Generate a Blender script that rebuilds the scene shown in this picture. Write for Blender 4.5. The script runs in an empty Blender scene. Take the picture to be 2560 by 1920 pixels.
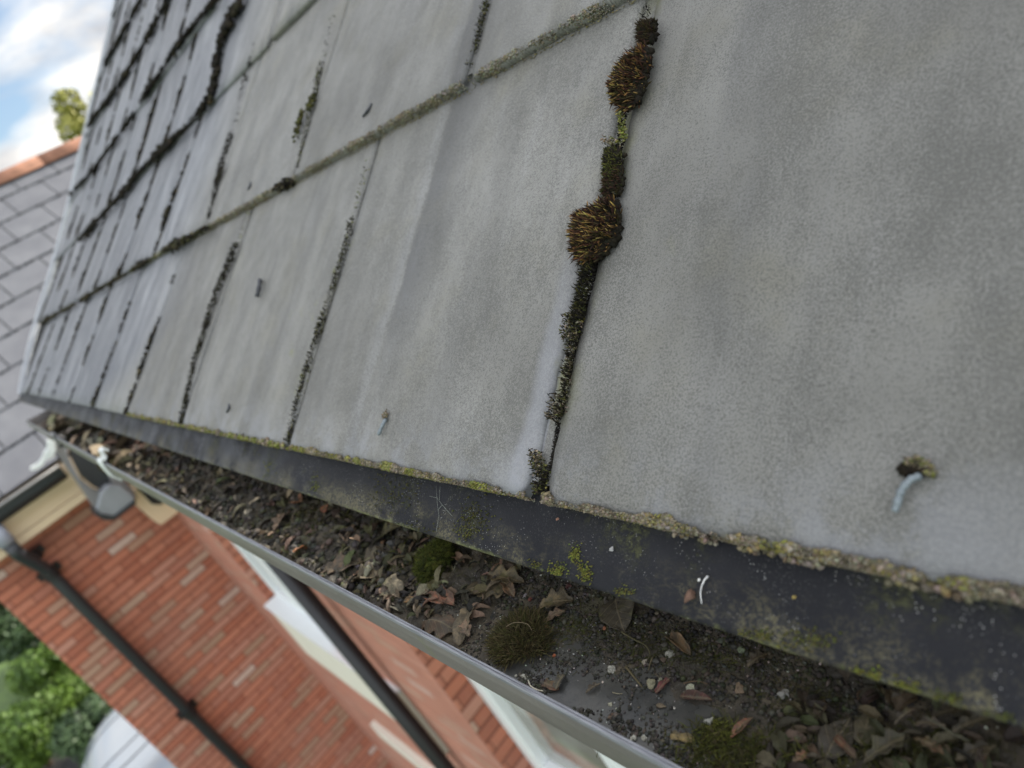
import bpy, bmesh, math, random
from mathutils import Vector, Matrix, noise
C = bpy.context.scene
COL = C.collection
R = math.radians
PI = math.pi
rnd = random.Random(7)

# ------------------------------------------------------------------ camera
# world: X to the right along the eaves, Y into the house, Z up; the camera sits at the origin
CR = Vector((0.631168, 0.629083, -0.453742)).normalized()
CF = Vector((-0.775596, 0.505189, -0.378465)).normalized()
CD = CF.cross(CR).normalized()
FPX = 1750.6
TH = 0.66244                      # roof pitch
S0 = 0.211                        # camera height above the slates (m)
GROUND = -5.2
cam = bpy.data.cameras.new('camera'); co = bpy.data.objects.new('camera', cam); COL.objects.link(co)
up = -CD
m = Matrix((CR, up, -CF)).transposed().to_4x4()
co.matrix_world = m
cam.sensor_width = 36; cam.lens = 36 * FPX / 2560
cam.clip_start = 0.01; cam.clip_end = 4000
cam.dof.use_dof = True; cam.dof.focus_distance = 0.335; cam.dof.aperture_fstop = 8.6
C.camera = co

# ------------------------------------------------------------------ light and exposure
SUN_EL, SUN_AZ = R(25), R(93)     # azimuth measured from +X towards +Y: behind the house, roof in open shade
w = bpy.data.worlds.new('World'); C.world = w; w.use_nodes = True
C.view_settings.view_transform = 'Standard'; C.view_settings.look = 'None'
C.view_settings.gamma = 1.0; C.view_settings.use_curve_mapping = False
C.view_settings.exposure = 1.50
def build_world():
    nt = w.node_tree; nt.nodes.clear()
    N = nt.nodes.new; L = nt.links.new
    out = N('ShaderNodeOutputWorld'); bg = N('ShaderNodeBackground'); bg.inputs[1].default_value = 0.11
    sky = N('ShaderNodeTexSky'); sky.sky_type = 'NISHITA'; sky.sun_disc = False
    sky.sun_elevation = SUN_EL; sky.sun_rotation = PI / 2 - SUN_AZ
    sky.air_density = 1.0; sky.dust_density = 1.2; sky.ozone_density = 1.3
    tc = N('ShaderNodeTexCoord'); mp = N('ShaderNodeMapping'); mp.inputs['Scale'].default_value = (1, 1, 2.6)
    mp.inputs['Location'].default_value = (0.35, 0.1, 0.23)
    L(tc.outputs['Generated'], mp.inputs[0])
    ns = N('ShaderNodeTexNoise'); ns.inputs['Scale'].default_value = 5.2; ns.inputs['Detail'].default_value = 9
    ns.inputs['Roughness'].default_value = 0.52; ns.inputs['Distortion'].default_value = 0.25
    L(mp.outputs[0], ns.inputs[0])
    rp = N('ShaderNodeValToRGB'); e = rp.color_ramp.elements
    e[0].position = 0.36; e[0].color = (0, 0, 0, 1); e[1].position = 0.56; e[1].color = (1, 1, 1, 1)
    L(ns.outputs[0], rp.inputs[0])
    ns2 = N('ShaderNodeTexNoise'); ns2.inputs['Scale'].default_value = 9; ns2.inputs['Detail'].default_value = 6
    L(mp.outputs[0], ns2.inputs[0])
    rp2 = N('ShaderNodeValToRGB'); e = rp2.color_ramp.elements
    e[0].position = 0.36; e[0].color = (3.4, 3.35, 3.4, 1); e[1].position = 0.62; e[1].color = (6.6, 6.4, 6.1, 1)
    L(ns2.outputs[0], rp2.inputs[0])
    mx = N('ShaderNodeMix'); mx.data_type = 'RGBA'
    L(rp.outputs[0], mx.inputs[0]); L(sky.outputs[0], mx.inputs[6]); L(rp2.outputs[0], mx.inputs[7])
    # added gradient: sky brighter behind the camera to light wall and roof, dimmer ahead
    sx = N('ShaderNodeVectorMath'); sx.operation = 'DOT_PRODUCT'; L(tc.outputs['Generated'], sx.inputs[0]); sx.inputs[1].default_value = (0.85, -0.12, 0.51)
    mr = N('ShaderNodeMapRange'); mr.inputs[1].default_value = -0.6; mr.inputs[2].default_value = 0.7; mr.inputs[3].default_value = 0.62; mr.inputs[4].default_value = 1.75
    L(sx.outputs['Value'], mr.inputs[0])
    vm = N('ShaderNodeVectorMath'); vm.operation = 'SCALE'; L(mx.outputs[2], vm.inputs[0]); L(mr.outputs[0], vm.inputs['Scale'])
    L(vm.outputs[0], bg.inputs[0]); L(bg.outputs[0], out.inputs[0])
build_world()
sd = bpy.data.lights.new('sun', 'SUN'); sd.energy = 3.0; sd.angle = R(0.6); sd.color = (1, 0.93, 0.82)
so = bpy.data.objects.new('sun', sd); COL.objects.link(so)
sv = Vector((math.cos(SUN_EL) * math.cos(SUN_AZ), math.cos(SUN_EL) * math.sin(SUN_AZ), math.sin(SUN_EL)))
so.rotation_euler = sv.to_track_quat('Z', 'Y').to_euler()
so.location = (0, 0, 6)

# ------------------------------------------------------------------ helpers
def ray(px, py):
    """direction seen at a pixel of the 2560 x 1920 photograph"""
    return CR * ((px - 1280) / FPX) + CD * ((py - 960) / FPX) + CF
def onx(x, px, py):
    r = ray(px, py); return r * (x / r.x)
def ony(y, px, py):
    r = ray(px, py); return r * (y / r.y)
def onz(z, px, py):
    r = ray(px, py); return r * (z / r.z)
EV = Vector((0, math.cos(TH), math.sin(TH))); NV = Vector((0, -math.sin(TH), math.cos(TH)))
def onroof(px, py, h=0.0):
    """pixel -> (x, s) on the slate plane raised by h"""
    r = ray(px, py); t = (-(S0 - h)) / r.dot(NV); p = r * t
    return p.x, p.dot(EV)
def project(p):
    z = p.dot(CF)
    if z < 0.02: return None
    return 1280 + FPX * p.dot(CR) / z, 960 + FPX * p.dot(CD) / z

def tag(o, label=None, cat=None, group=None, kind=None):
    if label: o['label'] = label
    if cat: o['category'] = cat
    if group: o['group'] = group
    if kind: o['kind'] = kind
    return o
def empty(name, loc=(0, 0, 0), rot=(0, 0, 0)):
    o = bpy.data.objects.new(name, None); COL.objects.link(o); o.location = loc; o.rotation_euler = rot
    o.empty_display_size = 0.05
    return o
def mesh(name, verts, faces, mat=None, parent=None, smooth=False, cols=None):
    me = bpy.data.meshes.new(name); me.from_pydata([tuple(v) for v in verts], [], faces); me.update()
    if cols is not None:
        a = me.color_attributes.new('tint', 'FLOAT_COLOR', 'POINT')
        flat = []
        for c in cols: flat += [c[0], c[1], c[2], 1.0]
        a.data.foreach_set('color', flat)
    if smooth: me.polygons.foreach_set('use_smooth', [True] * len(me.polygons))
    o = bpy.data.objects.new(name, me); COL.objects.link(o)
    if mat: me.materials.append(mat)
    if parent: o.parent = parent
    return o
class MB:
    def __init__(s): s.v = []; s.f = []; s.c = []
    def add(s, vs, fs, col=None):
        b = len(s.v); s.v += [Vector(v) for v in vs]; s.f += [tuple(b + i for i in f) for f in fs]
        s.c += [col if col else (1, 1, 1)] * len(vs) if not isinstance(col, list) else col
    def box(s, a, b, col=None):
        x0, y0, z0 = a; x1, y1, z1 = b
        s.add([(x0, y0, z0), (x1, y0, z0), (x1, y1, z0), (x0, y1, z0), (x0, y0, z1), (x1, y0, z1), (x1, y1, z1), (x0, y1, z1)],
              [(0, 3, 2, 1), (4, 5, 6, 7), (0, 1, 5, 4), (1, 2, 6, 5), (2, 3, 7, 6), (3, 0, 4, 7)], col)
    def tube(s, pts, rad, n=12, cap=True, col=None):
        pts = [Vector(p) for p in pts]; rr = rad if isinstance(rad, (list, tuple)) else [rad] * len(pts)
        vs = []; prev = None
        for i, p in enumerate(pts):
            d = (pts[min(i + 1, len(pts) - 1)] - pts[max(i - 1, 0)]).normalized()
            if prev is None:
                a = Vector((0, 0, 1)) if abs(d.z) < 0.9 else Vector((1, 0, 0))
                u = d.cross(a).normalized()
            else:
                u = (prev - d * prev.dot(d)).normalized()
            prev = u; v = d.cross(u)
            for k in range(n):
                an = 2 * PI * k / n; vs.append(p + (u * math.cos(an) + v * math.sin(an)) * rr[i])
        fs = []
        for i in range(len(pts) - 1):
            for k in range(n):
                a = i * n + k; b = i * n + (k + 1) % n; fs.append((a, b, b + n, a + n))
        if cap: fs.append(tuple(range(n - 1, -1, -1))); fs.append(tuple((len(pts) - 1) * n + k for k in range(n)))
        s.add(vs, fs, col)
    def build(s, name, mat=None, parent=None, smooth=False, cols=False, bevel=0):
        o = mesh(name, s.v, s.f, mat, parent, smooth, s.c if cols else None)
        if bevel:
            bm = bmesh.new(); bm.from_mesh(o.data)
            bmesh.ops.bevel(bm, geom=list(bm.edges), offset=bevel, segments=2, profile=0.6, affect='EDGES', clamp_overlap=True)
            bm.to_mesh(o.data); bm.free()
        return o
def fbm(x, y, z=0.0, octv=4, lac=2.0, gain=0.5):
    a = 1.0; s = 0.0; f = 1.0
    for _ in range(octv):
        s += a * noise.noise(Vector((x * f, y * f, z * f + 7.3 * _))); a *= gain; f *= lac
    return s

# ------------------------------------------------------------------ materials
class NT:
    def __init__(s, name, rough=0.8, spec=0.5):
        s.m = bpy.data.materials.new(name); s.m.use_nodes = True; s.t = s.m.node_tree
        s.b = s.t.nodes['Principled BSDF']; s.b.inputs['Roughness'].default_value = rough
        s.b.inputs['Specular IOR Level'].default_value = spec
        s.tc = None; s.gm = None
    def n(s, ty, **k):
        o = s.t.nodes.new('ShaderNode' + ty)
        for a, v in k.items(): setattr(o, a, v)
        return o
    def put(s, sock, v):
        if v is None: return
        if hasattr(v, 'links') or isinstance(v, bpy.types.NodeSocket): s.t.links.new(v, sock)
        else:
            if hasattr(sock.default_value, '__len__') and not hasattr(v, '__len__'): v = (v, v, v, 1)[:len(sock.default_value)]
            if hasattr(v, '__len__') and len(sock.default_value) == 4 and len(v) == 3: v = tuple(v) + (1,)
            sock.default_value = v
    def obj(s):
        if not s.tc: s.tc = s.n('TexCoord')
        return s.tc.outputs['Object']
    def pos(s):
        if not s.gm: s.gm = s.n('NewGeometry')
        return s.gm.outputs['Position']
    def vmap(s, v, scale=(1, 1, 1), loc=(0, 0, 0), rot=(0, 0, 0)):
        o = s.n('Mapping'); s.put(o.inputs[0], v); o.inputs['Scale'].default_value = scale
        o.inputs['Location'].default_value = loc; o.inputs['Rotation'].default_value = rot
        return o.outputs[0]
    def noise(s, v, scale, detail=4, rough=0.55, dist=0.0, w=None):
        o = s.n('TexNoise'); s.put(o.inputs['Vector'], v); o.inputs['Scale'].default_value = scale
        o.inputs['Detail'].default_value = detail; o.inputs['Roughness'].default_value = rough
        o.inputs['Distortion'].default_value = dist
        return o.outputs[0]
    def voro(s, v, scale, feature='F1', rand=1.0):
        o = s.n('TexVoronoi', feature=feature); s.put(o.inputs['Vector'], v); o.inputs['Scale'].default_value = scale
        o.inputs['Randomness'].default_value = rand
        return o.outputs[0], (o.outputs[1] if feature == 'F1' else None)
    def ramp(s, f, *st):
        o = s.n('ValToRGB'); s.put(o.inputs[0], f); e = o.color_ramp.elements
        while len(e) < len(st): e.new(0.5)
        for i, (p, c) in enumerate(st):
            e[i].position = p
            if not hasattr(c, '__len__'): c = (c, c, c)
            e[i].color = tuple(c) + (1,)
        return o.outputs[0]
    def mix(s, f, a, b, mode='MIX'):
        o = s.n('Mix', data_type='RGBA', blend_type=mode); s.put(o.inputs[0], f); s.put(o.inputs[6], a); s.put(o.inputs[7], b)
        return o.outputs[2]
    def math(s, op, a, b=None, c=None, clamp=False):
        o = s.n('Math', operation=op, use_clamp=clamp); s.put(o.inputs[0], a)
        if b is not None: s.put(o.inputs[1], b)
        if c is not None: s.put(o.inputs[2], c)
        return o.outputs[0]
    def sep(s, v):
        o = s.n('SeparateXYZ'); s.put(o.inputs[0], v); return o.outputs
    def comb(s, x, y, z):
        o = s.n('CombineXYZ'); s.put(o.inputs[0], x); s.put(o.inputs[1], y); s.put(o.inputs[2], z); return o.outputs[0]
    def step(s, v, a, b):
        o = s.n('MapRange', interpolation_type='SMOOTHSTEP'); s.put(o.inputs[0], v)
        o.inputs[1].default_value = a; o.inputs[2].default_value = b; return o.outputs[0]
    def rand(s):
        return s.n('ObjectInfo').outputs['Random']
    def attr(s, name='tint'):
        o = s.n('Attribute', attribute_name=name); return o.outputs['Color']
    def bump(s, h, strength=0.5, dist=0.001, nrm=None):
        o = s.n('Bump'); s.put(o.inputs['Height'], h); o.inputs['Strength'].default_value = strength
        o.inputs['Distance'].default_value = dist
        if nrm is not None: s.put(o.inputs['Normal'], nrm)
        s.put(s.b.inputs['Normal'], o.outputs[0]); return o.outputs[0]
    def col(s, c): s.put(s.b.inputs['Base Color'], c); return s
    def rough(s, c): s.put(s.b.inputs['Roughness'], c); return s

MAT = {}
def m_slate():
    k = NT('slate', 0.62, 0.45); v = k.obj(); x, y, z = k.sep(v)
    rnd_ = k.rand()
    vv = k.vmap(k.comb(x, y, k.math('MULTIPLY', rnd_, 3.0)))
    big = k.noise(vv, 9, 5, 0.55, 0.4)
    streak = k.noise(k.vmap(vv, (60, 5, 1)), 1.0, 5, 0.6, 0.3)
    band = k.noise(k.vmap(vv, (17, 2.2, 1)), 1.0, 3, 0.5, 0.6)
    fine = k.noise(vv, 1050, 4, 0.85, 0.6)
    fine2 = k.noise(vv, 2600, 2, 0.6)
    mid = k.noise(vv, 70, 5, 0.6)
    c = k.ramp(big, (0.28, (0.152, 0.150, 0.136)), (0.5, (0.198, 0.196, 0.179)), (0.75, (0.240, 0.238, 0.222)))
    c = k.mix(k.math('MULTIPLY', k.step(streak, 0.50, 0.76), 0.30), c, (0.28, 0.28, 0.275))
    c = k.mix(k.math('MULTIPLY', k.step(band, 0.55, 0.72), 0.36), c, (0.105, 0.105, 0.10))
    # drainage stain below the course joint: sharp on one side, feathered on the other
    wob = k.math('MULTIPLY', k.math('SUBTRACT', k.noise(k.vmap(vv, (25, 9, 1)), 1.0, 5, 0.65), 0.5), 0.020)
    xb = k.math('ADD', k.math('ADD', x, wob), k.math('MULTIPLY', k.math('SUBTRACT', k.noise(vv, 420, 4, 0.8), 0.5), 0.020))
    bd = k.math('MULTIPLY', k.step(xb, -0.4185, -0.4130), k.math('SUBTRACT', 1.0, k.step(xb, -0.409, -0.352)))
    bd = k.math('MULTIPLY', bd, k.step(y, 0.02, 0.14))
    c = k.mix(k.math('MULTIPLY', bd, 0.74), c, (0.075, 0.077, 0.080))
    ed = k.math('MULTIPLY', k.step(xb, -0.437, -0.424), k.math('SUBTRACT', 1.0, k.step(xb, -0.4195, -0.4165)))
    c = k.mix(k.math('MULTIPLY', ed, 0.20), c, (0.30, 0.31, 0.33))
    per = k.math('FRACT', k.math('ADD', k.math('DIVIDE', xb, 0.118), k.math('MULTIPLY', rnd_, 7.0)))
    pb = k.math('MULTIPLY', k.step(per, 0.0, 0.06), k.math('SUBTRACT', 1.0, k.step(per, 0.08, 0.55)))
    pb = k.math('MULTIPLY', pb, k.step(k.noise(k.vmap(vv, (9, 3, 1)), 1.0, 4, 0.6), 0.42, 0.68))
    c = k.mix(k.math('MULTIPLY', pb, 0.42), c, (0.090, 0.092, 0.095))
    # light falloff put into colour: big near slate darker, browner to the right
    nr = k.step(k.math('ADD', x, k.math('MULTIPLY', k.noise(vv, 12, 5, 0.65), 0.22)), -0.10, 0.10)
    c = k.mix(k.math('MULTIPLY', nr, 0.34), c, (0.085, 0.083, 0.074))
    # brown-green algae film in soft patches
    c = k.mix(k.math('MULTIPLY', k.step(k.noise(vv, 16, 5, 0.6), 0.50, 0.72), 0.35), c, (0.165, 0.155, 0.105))
    # grain: dark pin-prick specks whose density varies over the slate
    dens = k.math('MULTIPLY_ADD', k.noise(k.vmap(vv, (30, 14, 1)), 1.0, 5, 0.65), 0.36, 0.27)
    sp = k.math('SUBTRACT', dens, fine)
    c = k.mix(k.math('MULTIPLY', k.step(sp, -0.08, 0.00), 0.74), c, (0.066, 0.066, 0.058))
    c = k.mix(k.math('MULTIPLY', k.step(fine2, 0.60, 0.74), 0.30), c, (0.34, 0.35, 0.34))
    c = k.mix(k.math('MULTIPLY', k.step(mid, 0.58, 0.70), 0.16), c, (0.10, 0.10, 0.09))
    # smoother, paler film near the eaves
    eav = k.math('SUBTRACT', 1.0, k.step(k.math('ADD', y, k.math('MULTIPLY', k.noise(vv, 22, 4), 0.05)), 0.015, 0.075))
    eav = k.math('MULTIPLY', eav, k.step(k.noise(vv, 38, 6, 0.7), 0.42, 0.56))
    c = k.mix(k.math('MULTIPLY', eav, 0.55), c, (0.235, 0.245, 0.265))
    # older blue-white weathered slates further along the roof
    old = k.math('MULTIPLY', k.step(k.math('MULTIPLY', x, -1.0), 0.95, 1.25), k.step(k.math('ADD', k.math('MULTIPLY', y, 1.0), k.math('MULTIPLY', x, -0.35)), 0.42, 0.55))
    oc = k.mix(k.step(k.noise(k.vmap(vv, (26, 7, 1)), 1.0, 8, 0.7, 0.5), 0.36, 0.78), (0.088, 0.096, 0.112), (0.285, 0.295, 0.31))
    c = k.mix(k.math('MULTIPLY', old, 0.85), c, oc)
    # smooth pale film along the worn edge beside the open joint
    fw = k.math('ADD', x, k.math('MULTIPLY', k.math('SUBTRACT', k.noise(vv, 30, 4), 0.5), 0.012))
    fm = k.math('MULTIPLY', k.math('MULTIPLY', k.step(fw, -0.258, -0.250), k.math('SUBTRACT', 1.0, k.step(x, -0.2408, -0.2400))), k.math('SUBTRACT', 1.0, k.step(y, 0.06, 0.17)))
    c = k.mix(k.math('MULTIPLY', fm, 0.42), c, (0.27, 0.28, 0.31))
    # yellow-green lichen dust hugging joints
    li = k.math('MULTIPLY', k.step(k.noise(vv, 55, 5, 0.7), 0.60, 0.72), k.step(k.noise(vv, 7, 3), 0.55, 0.68))
    c = k.mix(k.math('MULTIPLY', li, 0.5), c, (0.19, 0.20, 0.055))
    al = k.math('MULTIPLY', k.step(k.math('ADD', x, k.math('MULTIPLY', k.noise(vv, 60, 5, 0.7), 0.018)), -0.2345, -0.2290), k.math('SUBTRACT', 1.0, k.step(k.math('ADD', x, k.math('MULTIPLY', k.noise(vv, 45, 5, 0.7), 0.022)), -0.222, -0.208)))
    al = k.math('MULTIPLY', al, k.math('MULTIPLY', k.step(k.noise(vv, 26, 4, 0.6), 0.42, 0.6), k.step(y, 0.02, 0.06)))
    c = k.mix(k.math('MULTIPLY', al, 0.55), c, (0.17, 0.175, 0.075))
    hsv = k.n('HueSaturation'); k.put(hsv.inputs['Value'], k.math('MULTIPLY_ADD', rnd_, 0.20, 0.83)); k.put(hsv.inputs['Color'], c)
    k.col(hsv.outputs[0])
    k.rough(k.math('MULTIPLY_ADD', mid, 0.28, 0.36))
    h = k.math('ADD', k.math('MULTIPLY', fine, 0.5), k.math('MULTIPLY', mid, 1.0))
    h = k.math('ADD', h, k.math('MULTIPLY', big, 1.2))
    k.bump(h, 0.7, 0.0011)
    return k.m
def m_tray():
    k = NT('eaves_tray_plastic', 0.7, 0.22); v = k.obj(); x, y, z = k.sep(v)
    big = k.noise(v, 14, 6, 0.6, 0.4); c = k.ramp(big, (0.3, (0.0055, 0.006, 0.0085)), (0.7, (0.0145, 0.015, 0.018)))
    # brownish dust toward the lower edge
    d = k.math('MULTIPLY', k.step(k.noise(v, 28, 6, 0.7), 0.42, 0.62), k.math('SUBTRACT', 1.0, k.step(y, -0.026, -0.004)))
    fine = k.noise(v, 900, 3, 0.7)
    c = k.mix(k.math('MULTIPLY', d, k.step(fine, 0.42, 0.6)), c, (0.125, 0.110, 0.055))
    c = k.mix(k.math('MULTIPLY', d, 0.30), c, (0.06, 0.06, 0.055))
    c = k.mix(k.math('MULTIPLY', k.math('MULTIPLY', k.step(k.noise(v, 1100, 3, 0.75), 0.56, 0.68), k.step(k.noise(v, 20, 5, 0.7), 0.40, 0.62)), 0.55), c, (0.10, 0.10, 0.095))
    # green algae patches
    g = k.math('MULTIPLY', k.step(k.noise(v, 13, 6, 0.65, 0.3), 0.50, 0.66), k.step(k.noise(v, 420, 4, 0.75), 0.42, 0.62))
    c = k.mix(k.math('MULTIPLY', g, 0.55), c, (0.085, 0.088, 0.032))
    low = k.math('SUBTRACT', 1.0, k.step(k.math('ADD', y, k.math('MULTIPLY', k.noise(v, 160, 5, 0.7), 0.006)), -0.0230, -0.0205))
    c = k.mix(k.math('MULTIPLY', low, k.math('MULTIPLY', k.step(k.noise(v, 60, 5, 0.7), 0.46, 0.60), 0.7)), c, (0.13, 0.14, 0.055))
    gl_ = k.math('MULTIPLY', k.step(k.math('MULTIPLY', x, -1.0), 0.42, 0.75), 0.6)
    c = k.mix(k.math('MULTIPLY', gl_, k.step(k.noise(v, 30, 4), 0.3, 0.7)), c, (0.085, 0.09, 0.10))
    # pale far-end bloom and specks
    sp = k.voro(v, 750)[0]; spn = k.noise(v, 60, 4)
    c = k.mix(k.math('MULTIPLY', k.math('SUBTRACT', 1.0, k.step(sp, 0.09, 0.19)), k.step(spn, 0.44, 0.62)), c, (0.34, 0.34, 0.33))
    k.col(c); k.bump(k.math('ADD', fine, k.math('MULTIPLY', g, 2.0)), 0.5, 0.0006)
    return k.m
def m_gutter():
    k = NT('weathered_gutter_plastic', 0.5, 0.4); v = k.pos()
    big = k.noise(k.vmap(v, (9, 60, 60)), 1, 5, 0.6); c = k.ramp(big, (0.3, (0.095, 0.088, 0.082)), (0.7, (0.160, 0.147, 0.138)))
    f = k.noise(k.vmap(v, (260, 900, 900)), 1, 4, 0.7)
    c = k.mix(k.math('MULTIPLY', k.step(f, 0.56, 0.72), 0.4), c, (0.25, 0.24, 0.23))
    sc = k.noise(k.vmap(v, (1500, 60, 140)), 1, 2, 0.5)
    c = k.mix(k.math('MULTIPLY', k.step(sc, 0.66, 0.72), 0.35), c, (0.04, 0.04, 0.045))
    g = k.math('MULTIPLY', k.step(k.noise(v, 60, 5, 0.7), 0.62, 0.70), 0.3)
    c = k.mix(g, c, (0.14, 0.15, 0.07))
    k.col(c); k.bump(f, 0.25, 0.0004); k.rough(k.math('MULTIPLY_ADD', big, 0.2, 0.36)); return k.m
def m_rail():
    k = NT('gutter_rim_plastic', 0.4, 0.5); v = k.pos()
    f = k.noise(k.vmap(v, (60, 2600, 2600)), 1, 3, 0.6)
    k.col(k.ramp(f, (0.35, (0.085, 0.09, 0.10)), (0.6, (0.22, 0.225, 0.245)))); return k.m
def m_soil():
    k = NT('wet_silt', 0.6, 0.5); v = k.pos()
    a = k.noise(v, 45, 6, 0.65, 0.3); b = k.noise(v, 420, 5, 0.7); g = k.noise(v, 26, 5, 0.6)
    c = k.ramp(a, (0.3, (0.012, 0.010, 0.008)), (0.48, (0.034, 0.029, 0.020)), (0.66, (0.092, 0.076, 0.050)))
    c = k.mix(k.math('MULTIPLY', k.step(g, 0.56, 0.68), 0.55), c, (0.050, 0.056, 0.016))
    c = k.mix(k.math('MULTIPLY', k.step(b, 0.60, 0.72), 0.5), c, (0.10, 0.095, 0.075))
    sp = k.voro(v, 600)[0]
    c = k.mix(k.math('MULTIPLY', k.math('SUBTRACT', 1.0, k.step(sp, 0.10, 0.17)), k.step(k.noise(v, 110, 3), 0.52, 0.6)), c, (0.34, 0.34, 0.31))
    k.col(c); k.rough(k.ramp(a, (0.35, 0.36), (0.6, 0.75))); k.bump(k.math('ADD', b, k.math('MULTIPLY', a, 1.5)), 0.9, 0.0016); return k.m
def m_film():
    k = NT('silty_water', 0.16, 0.5); v = k.pos()
    a = k.noise(v, 50, 6, 0.65); b = k.noise(v, 500, 4, 0.7)
    c = k.ramp(a, (0.35, (0.032, 0.034, 0.034)), (0.65, (0.058, 0.058, 0.052)))
    c = k.mix(k.math('MULTIPLY', k.step(b, 0.58, 0.66), 0.7), c, (0.012, 0.012, 0.011))
    k.col(c); k.rough(k.ramp(k.noise(v, 90, 4), (0.4, 0.18), (0.6, 0.42))); k.bump(b, 0.15, 0.0005); return k.m
def m_tint(name, rough=0.75, spec=0.3, scale=400, amt=0.35, sheen=False, bump=0.4, dist=0.0005):
    k = NT(name, rough, spec); v = k.pos(); n = k.noise(v, scale, 5, 0.65)
    c = k.mix(k.math('MULTIPLY', k.step(n, 0.35, 0.7), amt), k.attr(), (0.0, 0.0, 0.0))
    k.col(c); k.bump(n, bump, dist); return k.m
def m_leaf():
    k = NT('dead_leaf', 0.6, 0.35); v = k.obj(); x, y, z = k.sep(v); wn = k.pos()
    n = k.noise(wn, 160, 6, 0.65); b = k.noise(wn, 900, 4, 0.7)
    c = k.mix(k.math('MULTIPLY', k.step(n, 0.34, 0.58), 0.80), k.attr(), (0.032, 0.028, 0.020))
    c = k.mix(k.math('MULTIPLY', k.step(k.noise(wn, 380, 5, 0.75), 0.50, 0.62), 0.6), c, (0.040, 0.037, 0.024))
    c = k.mix(k.math('MULTIPLY', k.step(k.noise(wn, 70, 5, 0.6), 0.56, 0.68), 0.45), c, (0.07, 0.075, 0.02))
    c = k.mix(k.math('MULTIPLY', k.step(b, 0.60, 0.7), 0.4), c, (0.20, 0.18, 0.14))
    # midrib and side veins along the leaf's own axes (x along, y across)
    mr = k.math('SUBTRACT', 1.0, k.step(k.math('ABSOLUTE', y), 0.0002, 0.0006))
    sv_ = k.math('SINE', k.math('MULTIPLY', k.math('SUBTRACT', x, k.math('ABSOLUTE', y)), 1500))
    vein = k.math('MAXIMUM', mr, k.step(sv_, 0.93, 0.99))
    c = k.mix(k.math('MULTIPLY', vein, 0.35), c, (0.17, 0.14, 0.085))
    k.col(c); k.bump(k.math('ADD', n, k.math('MULTIPLY', vein, 0.5)), 0.6, 0.0006); return k.m
def m_plain(name, c, rough=0.6, spec=0.4, scale=60, amt=0.25, bump=0.0, dist=0.002, metal=0.0):
    k = NT(name, rough, spec); v = k.pos(); n = k.noise(v, scale, 5, 0.6)
    k.col(k.mix(k.math('MULTIPLY', k.step(n, 0.35, 0.7), amt), c, tuple(q * 0.55 for q in c)))
    k.b.inputs['Metallic'].default_value = metal
    if bump: k.bump(n, bump, dist)
    return k.m
def m_brick(name, ax):
    """brick bond drawn on the wall's own coordinates; ax = axis running along the wall"""
    k = NT(name, 0.85, 0.2); v = k.pos(); s = k.sep(v); a = s[ax]; z = s[2]
    row = k.math('FLOOR', k.math('DIVIDE', z, 0.054)); fz = k.math('FRACT', k.math('DIVIDE', z, 0.054))
    off = k.math('MULTIPLY', k.math('MODULO', k.math('ABSOLUTE', row), 2.0), 0.5)
    u = k.math('ADD', k.math('DIVIDE', a, 0.163), off); cl = k.math('FLOOR', u); fu = k.math('FRACT', u)
    wn = k.n('TexWhiteNoise', noise_dimensions='2D'); k.put(wn.inputs['Vector'], k.comb(cl, row, 0.0)); r = wn.outputs[0]
    c = k.ramp(r, (0.0, (0.33, 0.115, 0.074)), (0.22, (0.42, 0.150, 0.092)), (0.45, (0.46, 0.185, 0.120)),
               (0.64, (0.38, 0.150, 0.104)), (0.80, (0.45, 0.225, 0.165)), (0.91, (0.35, 0.225, 0.155)), (0.965, (0.42, 0.28, 0.21)), (0.99, (0.55, 0.43, 0.38)))
    n = k.noise(v, 30, 5, 0.65)
    c = k.mix(k.math('MULTIPLY', k.step(n, 0.4, 0.7), 0.22), c, (0.36, 0.20, 0.14))
    mz = k.math('MAXIMUM', k.math('SUBTRACT', 1.0, k.step(fz, 0.08, 0.18)), k.step(fz, 0.90, 0.98))
    mu = k.math('SUBTRACT', 1.0, k.step(fu, 0.02, 0.05))
    mo = k.math('MAXIMUM', mz, mu)
    c = k.mix(mo, c, k.mix(k.noise(v, 12, 3), (0.17, 0.055, 0.036), (0.22, 0.082, 0.056)))
    if ax == 0: c = k.mix(0.5, c, k.mix(k.noise(v, 2.2, 5, 0.6), (0.44, 0.20, 0.145), (0.54, 0.31, 0.25)))
    c = k.mix(k.math('MULTIPLY', k.step(k.noise(v, 1.8, 5, 0.6), 0.45, 0.7), 0.30), c, (0.24, 0.12, 0.09))
    k.col(c); k.bump(k.math('SUBTRACT', k.math('MULTIPLY', n, 0.3), mo), 0.6, 0.006); return k.m
def m_nslate():
    k = NT('neighbour_slate', 0.6, 0.4); v = k.obj(); n = k.noise(v, 6, 5, 0.6); f = k.noise(v, 60, 4, 0.6)
    c = k.ramp(n, (0.3, (0.086, 0.088, 0.098)), (0.7, (0.122, 0.125, 0.134)))
    c = k.mix(k.math('MULTIPLY', k.step(f, 0.55, 0.7), 0.25), c, (0.13, 0.13, 0.14))
    hs = k.n('HueSaturation'); k.put(hs.inputs['Value'], k.math('MULTIPLY_ADD', k.rand(), 0.1, 0.95)); k.put(hs.inputs['Color'], c)
    k.col(hs.outputs[0]); k.bump(f, 0.3, 0.002); return k.m
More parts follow.
